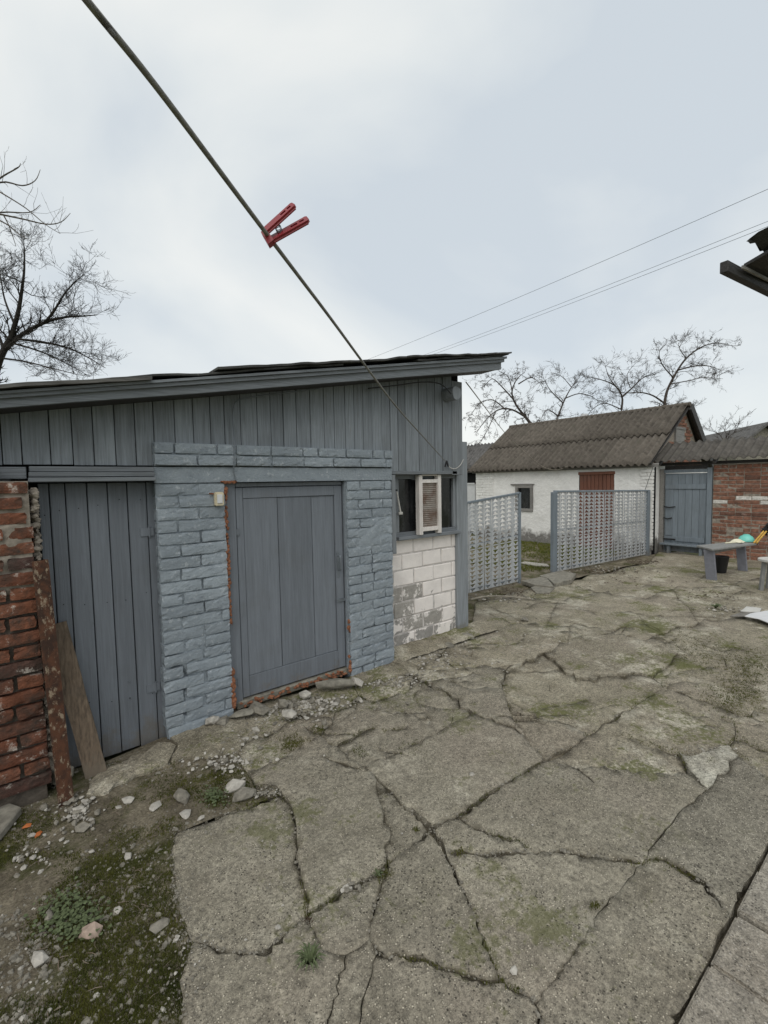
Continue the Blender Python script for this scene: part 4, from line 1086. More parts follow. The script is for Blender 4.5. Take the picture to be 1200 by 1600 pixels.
# ================================================================== WHITE HOUSE ACROSS THE YARD
XW = 10.4; HY0, HY1 = 4.03, 8.75
hs = thing('white_house', 'low whitewashed outbuilding with corrugated roof and red brick gable', 'outbuilding', (12, 6.4, 0))
ez = 1.86
wy = [PX(806, 778, XW).y, PX(833, 778, XW).y]; wz = [PX(820, 799, XW).z, PX(820, 758, XW).z]     # window
dy = [PX(905, 750, XW).y, PX(960, 750, XW).y]; dz_ = PX(930, 738, XW).z                        # door
def wallfn(u, v): return (XW + .018 * noise.fractal(Vector((3, u * 1.6, v * 1.6)), .9, 2, 4) + .006 * nz(1, u, v, 9), u, v)
fw = grid_sheet('wall', 'white_house_wall', 1, HY0, dy[1], -.06, ez, .07, wallfn, hs)
for a, b_, c_, d in ((dy[1], dy[0], dz_, ez), (dy[0], wy[1], -.06, ez), (wy[1], wy[0], -.06, wz[0]), (wy[1], wy[0], wz[1], ez), (wy[0], HY1, -.06, ez)):
    grid_sheet('wall', 'white_house_wall', 1, a, b_, c_, d, .07, wallfn, hs)
MB().box((XW + .06, HY0 + .02, -.06), (XW + .22, HY1, ez - .01)).build('wall_core', 'dark_void', hs)
MB().box((XW + .24, HY0 + .03, -.06), (13.6, HY0 + .25, ez)).build('end_wall', 'white_house_wall', hs)
MB().box((XW + .24, HY1 - .25, -.06), (13.6, HY1, ez)).build('end_wall', 'white_house_wall', hs)
MB().box((13.6, HY0, -.06), (13.75, HY1, ez)).build('rear_wall', 'white_house_wall', hs)
def ybox(name, y0, y1, z0, z1, x0, x1, mat, par, bevel=.004):
    return MB().box((x0, min(y0, y1), z0), (x1, max(y0, y1), z1)).build(name, mat, par, bevel=bevel)
w = ybox('window', wy[0], wy[1], wz[0], wz[1], XW + .045, XW + .058, 'window_glass', hs, 0)
for y0, y1, z0, z1 in ((wy[1], wy[0], wz[0], wz[0] + .075), (wy[1], wy[0], wz[1] - .075, wz[1]), (wy[1], wy[1] + .075, wz[0] + .076, wz[1] - .076), (wy[0] - .075, wy[0], wz[0] + .076, wz[1] - .076)):
    ybox('frame', y0, y1, z0, z1, XW - .035, XW + .044, 'grey_wood', w)
ybox('lintel', wy[1] - .04, wy[0] + .14, wz[1] + .002, wz[1] + .035, XW - .045, XW + .03, 'grey_wood', w)
dd = ybox('door', dy[0], dy[1], -.02, dz_, XW + .05, XW + .058, 'dark_void', hs, 0)
nb = 9
for i in range(nb):
    y0 = dy[1] + (dy[0] - dy[1]) * i / nb; ybox('plank', y0 + .004, y0 + (dy[0] - dy[1]) / nb - .004, .0, dz_ - .06, XW + .012 + R(0, .005), XW + .045, 'brown_paint_boards', dd)
ybox('head', dy[1] - .02, dy[0] + .02, dz_ - .055, dz_ + .015, XW - .012, XW + .045, 'brown_paint_boards', dd)
# brick quoins showing through the whitewash at both corners
for (a, c_) in ((HY1 - .62, HY1 + .01), (HY0 - .02, HY0 + .25)):
    for r in range(24):
        y = a + (0 if r % 2 else -.0)
        x = y; k = 0
        while x < c_ - .03:
            l = min((.125 if (r % 2 and k == 0) else .25), c_ - x)
            o = link('brick', brick_mesh('white_house_wall', .06, l - .012, .064, random.randrange(4), .003, .005), fw, (XW + .012 + R(-.004, .004), x + l / 2, .10 + r * .0745)); x += l; k += 1
def corr(name, mat, par, p0, across, down, waves, length, amp=.032, pitch=.147, sag=0., th=.007):
    """one corrugated sheet: p0 = lower left corner, across/down unit vectors, runs upwards along -down"""
    across = Vector(across).normalized(); up = -Vector(down).normalized(); nrm = across.cross(up).normalized()
    if nrm.z < 0: nrm = -nrm
    n = int(waves * 8); mb = MB(); rows = 4
    for s_ in (0, 1):
        for j in range(rows + 1):
            for i in range(n + 1):
                x = i / 8 * pitch; t = j / rows
                mb.v.append(tuple(Vector(p0) + across * x + up * (length * t) + nrm * (amp * math.cos(i / 8 * 2 * math.pi) + (th if s_ else 0) + (.012 * R(-1, 1) * .15)) ))
    N = (rows + 1) * (n + 1)
    for j in range(rows):
        for i in range(n):
            a = j * (n + 1) + i; q = (a, a + 1, a + n + 2, a + n + 1); mb.f.append(tuple(k + N for k in q)); mb.f.append(q[::-1])
    for i in range(n): mb.f.append((i, i + N, i + 1 + N, i + 1)); a = rows * (n + 1) + i; mb.f.append((a, a + 1, a + 1 + N, a + N))
    for j in range(rows):
        a = j * (n + 1); mb.f.append((a, a + n + 1, a + n + 1 + N, a + N)); a += n; mb.f.append((a, a + N, a + n + 1 + N, a + n + 1))
    o = mb.build(name, mat, par); o.data.polygons.foreach_set('use_smooth', [k < 2 * rows * n for k in range(len(o.data.polygons))])
    bm = bmesh.new(); bm.from_mesh(o.data); bmesh.ops.recalc_face_normals(bm, faces=bm.faces[:]); bm.to_mesh(o.data); bm.free(); return o
# roof: ridge along Y; two rows of sheets on the front slope
RX, RZ, EX, EZ = 12.3, 3.24, XW - .20, ez - .02
dn = Vector((EX - RX, 0, EZ - RZ)); sl_len = dn.length; dn.normalize()
RY0, RY1 = 4.00, 8.95
roofh = MB().hexa([(XW - .05, HY0 - .12, ez - .045), (XW - .05, HY1 + .1, ez - .045), (XW - .01, HY1 + .1, ez - .02), (XW - .01, HY0 - .12, ez - .02), (XW - .05, HY0 - .12, ez + .015), (XW - .05, HY1 + .1, ez + .015), (XW - .01, HY1 + .1, ez + .04), (XW - .01, HY0 - .12, ez + .04)]).build('roof', 'grey_wood', hs)
y = RY0; row_len = sl_len * .53
while y < RY1 - .2:
    for rw in (0, 1):
        wv = min(7, (RY1 - y) / .147); base = Vector((EX, y, EZ)) - dn * (rw * (sl_len - row_len)) + Vector((R(-.012, .012), R(-.01, .01), .02 + rw * .028 + R(0, .01)))
        corr('sheet', 'slate_house', roofh, base, (0, 1, R(-.004, .004)), dn, wv + .15, row_len + R(-.01, .02))
    y += 7 * .147
bn = Vector((14.0 - RX, 0, EZ - .05 - RZ)); bl = bn.length; bn.normalize(); y = RY0
while y < RY1 - .2:
    corr('sheet', 'slate_house', roofh, Vector((14.0, y, EZ - .03)), (0, 1, 0), bn, min(7, (RY1 - y) / .147) + .15, bl); y += 7 * .147
mb = MB(); mb.tube([(RX, RY0 - .02, RZ + .035), (RX, RY1 + .02, RZ + .03)], .055, 10); mb.build('ridge_cap', 'slate_house', roofh)
# brick gable with a boarded vent, barge boards
gab = MB().prism([Vector((XW + .12, HY0 + .07, ez)), Vector((13.62, HY0 + .07, ez)), Vector((RX, HY0 + .07, RZ - .06))], (0, .14, 0)).build('gable_wall', 'mortar', hs)
va, vb = PY(1059, 680, HY0), PY(1072, 680, HY0); vz0, vz1 = 2.30, PY(1066, 671, HY0).z
def in_gable(x, z, m_=.05):
    l = XW + .12 + (RX - XW - .12) * (z - ez) / (RZ - .06 - ez); r_ = 13.62 - (13.62 - RX) * (z - ez) / (RZ - .06 - ez); return l + m_ < x < r_ - m_
for r in range(17):
    z = ez + .04 + r * .077; x = XW + .1 + (.13 if r % 2 else 0)
    while x < 13.6:
        if in_gable(x - .1, z) and in_gable(x + .1, z + .04) and not (va.x - .12 < x < vb.x + .12 and vz0 < z < vz1 + .03):
            o = link('brick', brick_mesh('far_red_brick', .243, .05, .066, random.randrange(6), .004, .006), gab, (x, HY0 + .075 + R(-.006, .006), z))
        x += .255
vt_ = MB().box((va.x, HY0 + .03, vz0), (vb.x, HY0 + .095, vz1)).build('vent_board', 'grey_wood', gab, bevel=.004)
MB().box((va.x - .05, HY0 + .02, vz1 + .003), (vb.x + .05, HY0 + .095, vz1 + .06)).build('vent_head', 'grey_wood', gab, bevel=.004)
MB().beam((XW - .15, RY0 + .03, ez + .02), (RX, RY0 + .03, RZ - .04), .03, .05, (0, 1, 0)).build('barge_board', 'dark_wood', roofh)
MB().beam((13.95, RY0 - .03, EZ), (RX, RY0 - .03, RZ - .02), .18, .05, (0, 1, 0)).build('barge_board', 'dark_wood', roofh)
mb = MB(); cp = PX(913, 647, RX + .15); mb.lathe((cp.x, cp.y, cp.z - .48), [(.085, 0), (.085, .42), (.095, .42), (.095, .48), (.065, .48), (.065, .3)], 14); mb.build('chimney_pipe', 'white_panel', roofh, smooth=False)

# ================================================================== LEAN-TO: GATE, BRICK WALL AND ITS ROOF
XG = 10.85
lw = thing('brick_wall', 'red brick yard wall with patches of white bricks right of the gate', 'brick wall', (XG, 2, 0))
GY0, GY1 = 3.12, 4.06
core = MB().box((XG + .006, -1.6, -.06), (XG + .24, GY0 - .03, 1.84)).build('core', 'mortar', lw)
whites = [(a, c_) for a, c_ in ((1.13, (2.0, 3.02)), (1.21, (2.1, 2.65)), (1.37, (2.0, 2.72)))]
for r in range(24):
    z = -.01 + (r + .5) * .0765; y = GY0 - .03; k = 0
    while y > -1.5:
        l = (.125 if r % 2 else .25) if k == 0 else random.choice((.25, .25, .25, .125))
        mat = 'far_red_brick'
        for zw, (ya, yb) in whites:
            if abs(z - zw) < .036 and ya < y - l / 2 < yb and R(0, 1) < .6: mat = 'white_brick'
        o = link('brick', brick_mesh(mat, .10, l - .011, .067, random.randrange(7), .004, .007), lw, (XG + .05 + R(-.007, .007), y - l / 2, z)); o.rotation_euler = (R(-.01, .01), 0, R(-.02, .02)); y -= l; k += 1
gt = thing('yard_gate', 'grey-blue plank gate between the white house and brick wall', 'gate', (XG, 3.6, 0))
gz0, gz1 = .03, 1.675
ybox('post', GY1 - .085, GY1 - .01, -.05, 1.78, XG - .03, XG + .07, 'grey_wood', gt)
ybox('post', GY0 - .02, GY0 + .065, -.05, 1.78, XG - .03, XG + .07, 'grey_paint_gate', gt)
ybox('head', GY0 + .067, GY1 - .087, 1.69, 1.755, XG - .02, XG + .06, 'grey_paint_gate', gt)
ybox('head_board', GY0 + .067, GY1 - .087, 1.757, 1.842, XG + .02, XG + .05, 'dark_wood', gt)
lf = ybox('leaf', GY0 + .075, GY1 - .10, gz0, gz1, XG + .03, XG + .05, 'grey_paint_gate', gt, 0)
n = 6; gw = (GY1 - .10 - GY0 - .075) / n
for i in range(n): ybox('plank', GY0 + .075 + i * gw + .002, GY0 + .075 + (i + 1) * gw - .002, gz0 + .001, gz1 - R(.0, .01) - i * .006, XG + .012 + R(-.002, .002), XG + .029, 'grey_paint_gate', lf, .003)
for z in (1.40, .30): ybox('crossbar', GY0 + .085, GY1 - .11, z - .05, z + .05, XG - .012, XG + .008, 'grey_paint_gate', lf)
ybox('crossbar', GY1 - .27, GY1 - .12, .36, 1.34, XG - .008, XG + .008, 'grey_paint_gate', lf)
ybox('ledge', GY0 - .06, GY1 - .07, .17, .205, XG - .16, XG + .005, 'grey_paint_gate', gt)
for y in (GY0 + .1, GY1 - .25): ybox('ledge_bracket', y, y + .05, -.03, .168, XG - .12, XG + .0, 'grey_paint_gate', gt)
ybox('hinge', GY1 - .33, GY1 - .10, .27, .30, XG - .026, XG - .013, 'black_iron', lf)
for z, l in ((.98, .22), (.74, .16)):
    mb = MB(); mb.tube([(XG - .03, GY1 - .10, z), (XG - .05, GY1 - .10 - l * .5, z - .02), (XG - .03, GY1 - .10 - l, z)], .012, 6); mb.build('latch', 'black_iron', lf)
lr = thing('lean_to_roof', 'corrugated slate strip roof over the gate and brick wall', 'roof', (10.9, 2, 1.85))
ldn = Vector((10.6 - 11.35, 0, 1.90 - 2.31)); ll = ldn.length
MB().box((XG + .0, -1.6, 1.845), (XG + .09, GY1 + .0, 1.905)).build('wall_plate', 'dark_wood', lr, bevel=.004)
MB().box((11.2, -1.6, 2.14), (11.28, GY1, 2.20)).build('purlin', 'dark_wood', lr)
for yq in (GY1 - .06, GY0 - .1, 2.0, 1.0): MB().beam((10.63, yq, 1.875), (11.33, yq, 2.255), .05, .06).build('rafter', 'dark_wood', lr)
y = 4.09; k = 0
while y > -1.4:
    corr('sheet', 'slate_lean_to', lr, Vector((10.6 + R(-.02, .02), y - 1.03, 1.915 + R(-.004, .012) + (k % 2) * .012)), (0, 1, R(-.006, .006)), ldn, 7.2, ll * R(.98, 1.04), .026); y -= 1.03; k += 1

# ================================================================== STAMPED METAL PANELS
def panel(name, label, A, Bp, ztA, ztB, zbA, zbB, ncol, nrow, posts, flip):
    """A, B: ground ends; strips stamped with rows of triangular holes, each strip its own piece"""
    A = Vector(A); Bp = Vector(Bp); t = thing(name, label, 'fence panel', (A + Bp) / 2, 'stamped metal panels across the yard opening')
    d = (Bp - A); L = d.length; d.normalize(); nrm = Vector((d.y, -d.x, 0))
    def pt(s, v, off=0.):
        zt = ztA + (ztB - ztA) * s; zb = zbA + (zbB - zbA) * s; q = A + d * (L * s); return Vector((q.x, q.y, zb + (zt - zb) * v)) + nrm * off
    for c in range(ncol):
        s0, s1 = (c + .02) / ncol, (c + .98) / ncol; mb = MB(); off = R(-.006, .006); jx = R(-.05, .05)
        for r in range(nrow):
            v0, v1 = r / nrow, (r + 1) / nrow; inv = (v0 < flip)
            # mountain-shaped hole in a cell
            hole = [(.08, .12), (.92, .12), (.76, .50), (.62, .58), (.54, .90), (.38, .88), (.28, .52)]
            if inv: hole = [(x, 1 - y) for x, y in hole][::-1]
            # cell ring: outer square with 8 points + hole fan
            out = [(0, 0), (.5, 0), (1, 0), (1, .5), (1, 1), (.5, 1), (0, 1), (0, .5)]
            V = []
            for x, y in out + hole: V.append(pt(s0 + (s1 - s0) * (x + (jx if .05 < x < .95 else 0)), v0 + (v1 - v0) * y, off + .006 * nz(c * .7, r * .25, 1, 1.)))
            o = len(out); n2 = len(hole)
            pol = [[Vector((x, y, 0)) for x, y in out], [Vector((x, y, 0)) for x, y in hole[::-1]]]
            idx = list(range(o)) + [o + n2 - 1 - k for k in range(n2)]
            tr = tessellate_polygon(pol)
            mb.add(V, [tuple(idx[i] for i in f) for f in tr])
            # bent lip of the stamping gives the edge some thickness
            hv = [Vector(v) for v in V[o:]]; ob = len(mb.v); mb.v += [tuple(v + nrm * -.006) for v in hv] + [tuple(v) for v in hv]
            for k in range(n2): k2 = (k + 1) % n2; mb.f.append((ob + k, ob + k2, ob + n2 + k2, ob + n2 + k))
        for s in ():
            mb.add([pt(s, 0, off), pt(s, 1, off), pt(s, 1, off + .018), pt(s, 0, off + .018)], [(0, 1, 2, 3)])
        mb.build('strip', 'galvanised', t)
    for (s, w, dep, ov) in posts:
        p = pt(s, 0); q = pt(s, 1)
        MB().beam((p.x, p.y, -.06), (q.x, q.y, q.z + ov), w, dep, nrm).build('post', 'grey_paint_gate', t, bevel=.004)
    MB().beam(pt(0, 1.0) + Vector((0, 0, .012)), pt(1, 1.0) + Vector((0, 0, .012)), .04, .03).build('top_rail', 'grey_paint_gate', t, bevel=.003)
    MB().beam(pt(0, .52, -.03), pt(1, .52, -.03), .03, .035).build('mid_rail', 'grey_paint_gate', t)
    MB().beam(pt(0, .03, -.03), pt(1, .03, -.03), .03, .035).build('bottom_rail', 'grey_paint_gate', t)
    return t
panel('metal_panel', 'tilted grey stamped metal panel beside the shed corner', (4.0, 4.36, 0), (6.16, 4.32, 0), 1.20, 1.385, .0, .0, 13, 21, [(1.0, .05, .04, .02)], .45)
panel('metal_panel', 'long grey stamped metal panel in front of the brown house door', (7.02, 4.24, 0), (10.33, 4.06, 0), 1.39, 1.32, .04, .0, 19, 21, [(0.0, .13, .05, .0), (.985, .09, .05, .0)], .42)

# flagstones, stick and boards on the ground
def slab(name, label, cat, px, z, th, mat, group=None, tilt=0., bevel=.006, zs=None):
    q = [PZ(x, y, z) for x, y in px]
    if zs: q = [PZ(x, y, zz) for (x, y), zz in zip(px, zs)]
    mb = MB(); mb.prism([v - Vector((0, 0, th)) for v in q], (0, 0, th)); o = mb.build(name, mat, bevel=bevel)
    bm = bmesh.new(); bm.from_mesh(o.data); bmesh.ops.recalc_face_normals(bm, faces=bm.faces[:]); bm.to_mesh(o.data); bm.free()
    return tag(o, label, cat, group)
slab('flagstone', 'flat grey flagstone nearest the tilted metal panel', 'flagstone', [(815,907),(846,901),(856,904),(866,916),(834,913)], .05, .06, 'stone_flat', 'flagstones in the yard opening')
slab('flagstone', 'flagstone at the foot of the long metal panel post', 'flagstone', [(843,899),(877,891),(900,896),(893,905),(866,912),(856,903)], .06, .07, 'stone_flat', 'flagstones in the yard opening')
slab('flagstone', 'low broken flagstone in front of the two raised ones', 'flagstone', [(829,918),(842,913),(868,917),(858,926),(838,926)], .02, .05, 'stone_flat', 'flagstones in the yard opening')
slab('flagstone', 'pale curved stone strip lying in the grass behind the opening', 'flagstone', [(813,879),(820,877),(855,881),(858,884),(838,883.5)], .02, .03, 'stone_pale')
cable('bent_stick', 'pale bent stick lying on the ground beside the shed corner', 'stick', curve([PZ(735, 937, .03), PZ(760, 932, .035), PZ(790, 932, .035), PZ(830, 936, .02)]), .013, 'cable_pale')
slab('board', 'white sheet lying on the concrete at the right edge', 'board', [(1163,962),(1172,958),(1215,951),(1250,972),(1210,976),(1185,966)], .05, .015, 'white_panel')
slab('board', 'pale wooden board lying behind the white sheet', 'board', [(1157,954),(1166,947),(1190,950),(1186,956)], .05, .02, 'pale_board')
slab('board', 'thin grey board end lying left of the white sheet', 'board', [(1140,962),(1155,957),(1175,956),(1165,962)], .035, .02, 'grey_wood')

# ================================================================== TABLE AND WHAT IS ON IT
tz = .50
tb = thing('plank_table', 'low grey plank table standing by the brick wall', 'table', (8.9, 2.35, 0))
tp = [PZ(1088, 852, tz), PZ(1113, 858, tz), PZ(1180, 849, tz), PZ(1160, 843.5, tz)]
q = [Vector((8.05, 2.62, tz)), Vector((8.25, 2.28, tz)), Vector((10.25, 1.98, tz)), Vector((10.35, 2.34, tz))]
q[0] = tp[0]; q[1] = tp[1]; q[2] = PZ(1183, 849, tz); q[3] = q[2] + Vector((.05, .31, 0))
for k in range(3):
    f0, f1 = k / 3 + .006, (k + 1) / 3 - .006
    a, b_, c_, d = q[0].lerp(q[1], f0), q[0].lerp(q[1], f1), q[3].lerp(q[2], f1), q[3].lerp(q[2], f0)
    o = MB().prism([v - Vector((0, 0, .03)) for v in (a, b_, c_, d)], (0, 0, .03)).build('top_plank', 'bench_paint', tb, bevel=.005)
    bm = bmesh.new(); bm.from_mesh(o.data); bmesh.ops.recalc_face_normals(bm, faces=bm.faces[:]); bm.to_mesh(o.data); bm.free()
l1 = PZ(1111, 905, 0); l2 = PZ(1160, 892, 0)
for p, w in ((l1, .14), (l2, .13)):
    MB().beam((p.x + .03, p.y, -.02), (p.x - .03, p.y + .03, tz - .032), .05, w, (0, 1, 0)).build('leg', 'bench_leg_paint', tb, bevel=.006)
MB().beam((l1.x + .02, l1.y + .02, tz - .07), (l2.x, l2.y + .03, tz - .07), .04, .07).build('apron_rail', 'bench_paint', tb)
bc = PZ(1166, 846, tz); bw = thing('bowl', 'upturned teal bowl on the plank table', 'bowl', bc)
MB().lathe(bc, [(.115, 0), (.118, .012), (.108, .045), (.085, .085), (.05, .108), (.045, .112), (.043, .106), (.001, .108)], 24).build('shell', 'teal_enamel', bw, smooth=True)
MB().lathe(bc + Vector((0, 0, .109)), [(.045, 0), (.046, .012), (.038, .012), (.036, .001)], 20).build('foot_ring', 'teal_enamel', bw, smooth=True)
cl = PZ(1152, 847.5, tz)
ct = grid_sheet('cloth', 'cream_cloth', 1, -.13, .13, -.09, .09, .018, lambda u, v: (cl.x + u + .02 * nz(u, v, 3, 12), cl.y + v, tz + .006 + max(0, .055 * (1 - (u / .13) ** 2) * (1 - (v / .09) ** 2) + .03 * nz(u, v, 1, 14))))
tag(ct, 'crumpled cream cloth lying beside the teal bowl', 'cloth')
cable('ladle', 'pale wooden stick lying on the table left of the cloth', 'stick', [PZ(1133, 848.5, tz + .01), PZ(1142, 848, tz + .012), PZ(1149, 847.5, tz + .014)], .011, 'cream_cloth')
bk = PZ(1125, 894, 0); bu = thing('bucket', 'black bucket standing under the plank table', 'bucket', bk)
MB().lathe(bk, [(.085, .0), (.12, .25), (.126, .255), (.126, .27), (.115, .27), (.08, .015), (.001, .015)], 22).build('pail', 'black_plastic', bu, smooth=False)
mb = MB(); mb.tube([bk + Vector((0, .12 * math.cos(a), .262 - .10 * math.sin(a) * .5)) + Vector((-.11 * math.sin(a), 0, 0)) for a in [i * math.pi / 10 for i in range(11)]], .004, 6); mb.build('bail', 'black_iron', bu)
y0_ = PZ(1178, 848, tz + .012); y1_ = PY(1194, 829, y0_.y - .03)
mp_ = thing('mop', 'two yellow handles with dark head leaning at the table end', 'mop', y0_)
for k in (0, 1):
    o_ = Vector((.0, -.035 * k, 0)); g = y0_ + o_; top = y1_ + o_; dd_ = (top - g); MB().tube([g, top], .013, 8).build('handle', 'yellow_wood', mp_)
mb = MB(); rs4 = random.Random(2)
for i in range(40): mb.tube([y1_ + Vector((R(-.03, .03), R(-.05, .03), R(-.02, .02))), y1_ + Vector((R(-.02, .08), R(-.16, -.02), R(-.08, .12)))], .016, 5)
mb.build('head', 'black_plastic', mp_)
sb = PZ(1200, 922, 0); sl2 = thing('stool', 'round topped grey stool at the right edge of the yard', 'stool', sb)
MB().lathe(sb + Vector((.05, -.05, .40)), [(.17, 0), (.185, .008), (.185, .032), (.178, .04), (.001, .041)], 26).build('seat', 'pale_board', sl2)
for a in (.6, 2.2, 3.8, 5.3): p = sb + Vector((.05, -.05, 0)); MB().beam(p + Vector((math.cos(a) * .15, math.sin(a) * .15, -.02)), p + Vector((math.cos(a) * .12, math.sin(a) * .12, .398)), .05, .04).build('leg', 'bench_paint', sl2)

# ================================================================== STONES, FALLEN BRICKS, LEAVES, WEED
STN = [ # px, py, size in px, material, label
 (60,1500,30,'stone_pale','large pale angular stone on the moss at lower left'),
 (250,1448,26,'stone_grey','grey stone at the left edge of the big cracked slab'),
 (78,1430,20,'stone_grey','upright grey stone among moss at lower left'),
 (140,1458,30,'brick_chip','pinkish brick chip lying on the moss'),
 (184,1420,16,'stone_pale','small pale stone alone on the mossy soil'),
 (200,1339,14,'stone_pale','white pebble in the middle of the bare soil'),
 (202,1250,18,'stone_pale','white stone right of the rusty bar foot'),
 (240,1260,20,'stone_pale','pointed pale stone below the left door corner'),
 (185,1260,8,'stone_pale','tiny white stone beside the rusty bar'),
 (128,1295,22,'stone_grey','rounded grey stone in the rubble by the rusty bar'),
 (285,1245,30,'stone_grey','grey stone lump between door and big slab'),
 (290,1272,20,'stone_pale','round pale stone above the corner of big slab'),
 (365,1231,28,'stone_pale','whitish concrete chunk at the top of big slab'),
 (383,1246,36,'stone_grey','grey concrete chunk against the big slab edge'),
 (314,1278,10,'stone_pale','little pale stone beside the round one'),
 (447,1121,22,'stone_pale','pale wedge stone in front of the middle door'),
 (330,1129,20,'stone_pale','leftmost pale chip at the foot of the brick pier'),
 (347,1132,24,'stone_grey','flat chip between pier and middle door sill'),
 (375,1118,34,'stone_flat','broad broken stone below the orange filler'),
 (400,1113,34,'stone_grey','second broken stone under the middle door'),
 (436,1103,20,'stone_grey','grey stone near the middle of door sill'),
 (470,1091,20,'stone_pale','triangular white stone at the door sill'),
 (520,1075,60,'stone_flat','long flat stone at the right end of the door sill'),
 (551,1070,22,'stone_pale','pale chip at the foot of right door jamb'),
 (820,970,12,'stone_grey','small dark stone on the concrete near the panels'),
 (737,1211,8,'stone_pale','white pebble alone on the middle slab'),
 (434,1450,10,'stone_pale','pale pebble on the dark slab beside the weed'),
 (310,1522,0,'stone_pale',''),
 (803,1515,12,'stone_pale','white pebble by the crack junction at the bottom'),
 (700,1010,22,'stone_flat','broken grey chunk at the white wall corner'),
 (728,996,30,'stone_flat','flat grey chunk at the foot of corner post'),
 (255,1575,9,'stone_pale','small white chip in the gravel at the bottom'),
]
rs5 = random.Random(21)
for x, y, s_, mat, lab in STN:
    if not s_: continue
    p = PZ(x, y, 0); w_ = s_ * (p - EYE).dot(FW) / F * .62; z = soil_z(p.x, p.y) if inside((p.x, p.y), SOIL) else GROUND_BUMPS(p.x, p.y)
    if s_ > 50: dims = (w_, w_ * .35, w_ * .2)
    else: dims = (w_, w_ * rs5.uniform(.55, .85), w_ * rs5.uniform(.38, .6))
    if mat == 'stone_flat': dims = (dims[0], dims[1], w_ * .28)
    mb = MB(); stone_mb(mb, (0, 0, dims[2] * .45), *dims, rs5, rs5.uniform(0, 3)); 
    if y < 1130 and 320 < x < 560: z += .03; p.y -= .06
    o = mb.build('stone', mat, bevel=w_ * .03); o.location = (p.x, p.y, z); tag(o, lab, 'stone', 'loose stones on the yard')
for px in ([(150,1212),(215,1178),(256,1158),(275,1163),(262,1192),(205,1215),(160,1240),(135,1242)], [(262,1150),(330,1122),(372,1098),(386,1140),(376,1172),(340,1180),(296,1182),(268,1190),(279,1163)], [(545,1062),(556,1046),(590,1040),(620,1030),(646,1024),(650,1046),(612,1058),(574,1068)]):
    q = rough_line(px, 2., 9, True); q = [PZ(x, y, .008) for x, y in q]; mb = MB(); n_ = len(q)
    cen = sum(q, Vector()) / n_; top = [v + Vector((0, 0, R(-.006, .004))) for v in q]; inn = [v.lerp(cen, .35) + Vector((0, 0, .008 + R(-.004, .004))) for v in q]
    mb.add(top + inn + [cen + Vector((0, 0, .012))] + [v - Vector((0, 0, .06)) for v in q], [(i, (i + 1) % n_, n_ + (i + 1) % n_, n_ + i) for i in range(n_)] + [(n_ + i, n_ + (i + 1) % n_, 2 * n_) for i in range(n_)] + [(i, 2 * n_ + 1 + i, 2 * n_ + 1 + (i + 1) % n_, (i + 1) % n_) for i in range(n_)])
    o = mb.build('concrete_slab', 'concrete_old', yard); bm = bmesh.new(); bm.from_mesh(o.data); bmesh.ops.recalc_face_normals(bm, faces=bm.faces[:]); bm.to_mesh(o.data); bm.free()
slab('stone_slab', 'flat pale stone slab corner at the left edge below the pillar', 'stone slab', [(-90,1345),(0,1302),(34,1260),(0,1248),(-70,1240)], .035, .04, 'stone_flat')
for i, (x, y, z, rz, mat, lab) in enumerate([(55,1192,.085,.15,'red_brick','loose orange red brick jutting from the pillar base'),(15,1215,.06,-.35,'orange_rubble','loose orange brick sloping at the bottom left of the pillar'),(48,1225,.02,.25,'stone_grey','grey sooty brick fallen at the pillar foot'),(92,1222,.015,.5,'stone_grey','small grey brick piece behind the rusty bar')]):
    p = PZ(x, y, z); o = link('loose_brick', brick_mesh(mat, .20 if i < 3 else .1, .11, .065, 40 + i, .006, .008), None, (p.x, p.y + .03, z + .034)); o.rotation_euler = (R(-.08, .08), R(-.12, .12), rz); tag(o, lab, 'brick')
for i, (x, y, lab, mat) in enumerate([(42,1290,'orange brick crumb beside the stone slab','leaf_orange'),(60,1300,'bright orange flake below the pillar','leaf_orange'),(50,1303,'white flake beside the orange flake','stone_pale')]):
    p = PZ(x, y, 0); mb = MB(); stone_mb(mb, (0, 0, .006), .022, .016, .008, rs5, i); o = mb.build('flake', mat); o.location = (p.x, p.y, soil_z(p.x, p.y)); tag(o, lab, 'flake')
def weed(px, py, n, h, label, w=.004):
    p = PZ(px, py, 0); mb = MB()
    for i in range(n):
        a = R(0, 6.283); l = h * R(.5, 1); out = R(.35, 1.) * l; d = Vector((math.cos(a), math.sin(a), 0)); s = Vector((-d.y, d.x, 0)) * w * R(.6, 1.1); z0 = GROUND_BUMPS(p.x, p.y)
        b0 = Vector((p.x, p.y, z0)) + d * .004; m_ = b0 + d * out * .55 + Vector((0, 0, l * .55)); e_ = b0 + d * out + Vector((0, 0, l * R(.25, .6)))
        mb.add([b0 - s * .5, b0 + s * .5, m_ + s, m_ - s, e_], [(0, 1, 2, 3), (3, 2, 4)])
    t = thing('weed', label, 'weed', (p.x, p.y, 0)); mb.build('leaves', 'weed_green', t)
weed(485, 1505, 70, .075, 'spiky green weed tuft growing from the crack at the bottom', .0035)
weed(590, 1365, 26, .03, 'tiny green tuft in the crack junction above the weed', .003)
weed(1118, 950, 40, .10, 'dark leafy weed on the concrete before the table', .012)
def clover(px, py, r, n, label):
    p = PZ(px, py, 0); mb = MB(); t = thing('ground_plant', label, 'plant', (p.x, p.y, 0))
    for i in range(n):
        q = pzp(px + random.gauss(0, r * .5), py + random.gauss(0, r * .35)); z = soil_z(*q) + R(.006, .028); s = R(.004, .009); a = R(0, 6.28)
        mb.add([(q[0] + s * math.cos(a + k * 1.2566), q[1] + s * math.sin(a + k * 1.2566), z + R(-.003, .003)) for k in range(5)], [(0, 1, 2, 3, 4)])
    mb.build('leaves', 'weed_green', t)
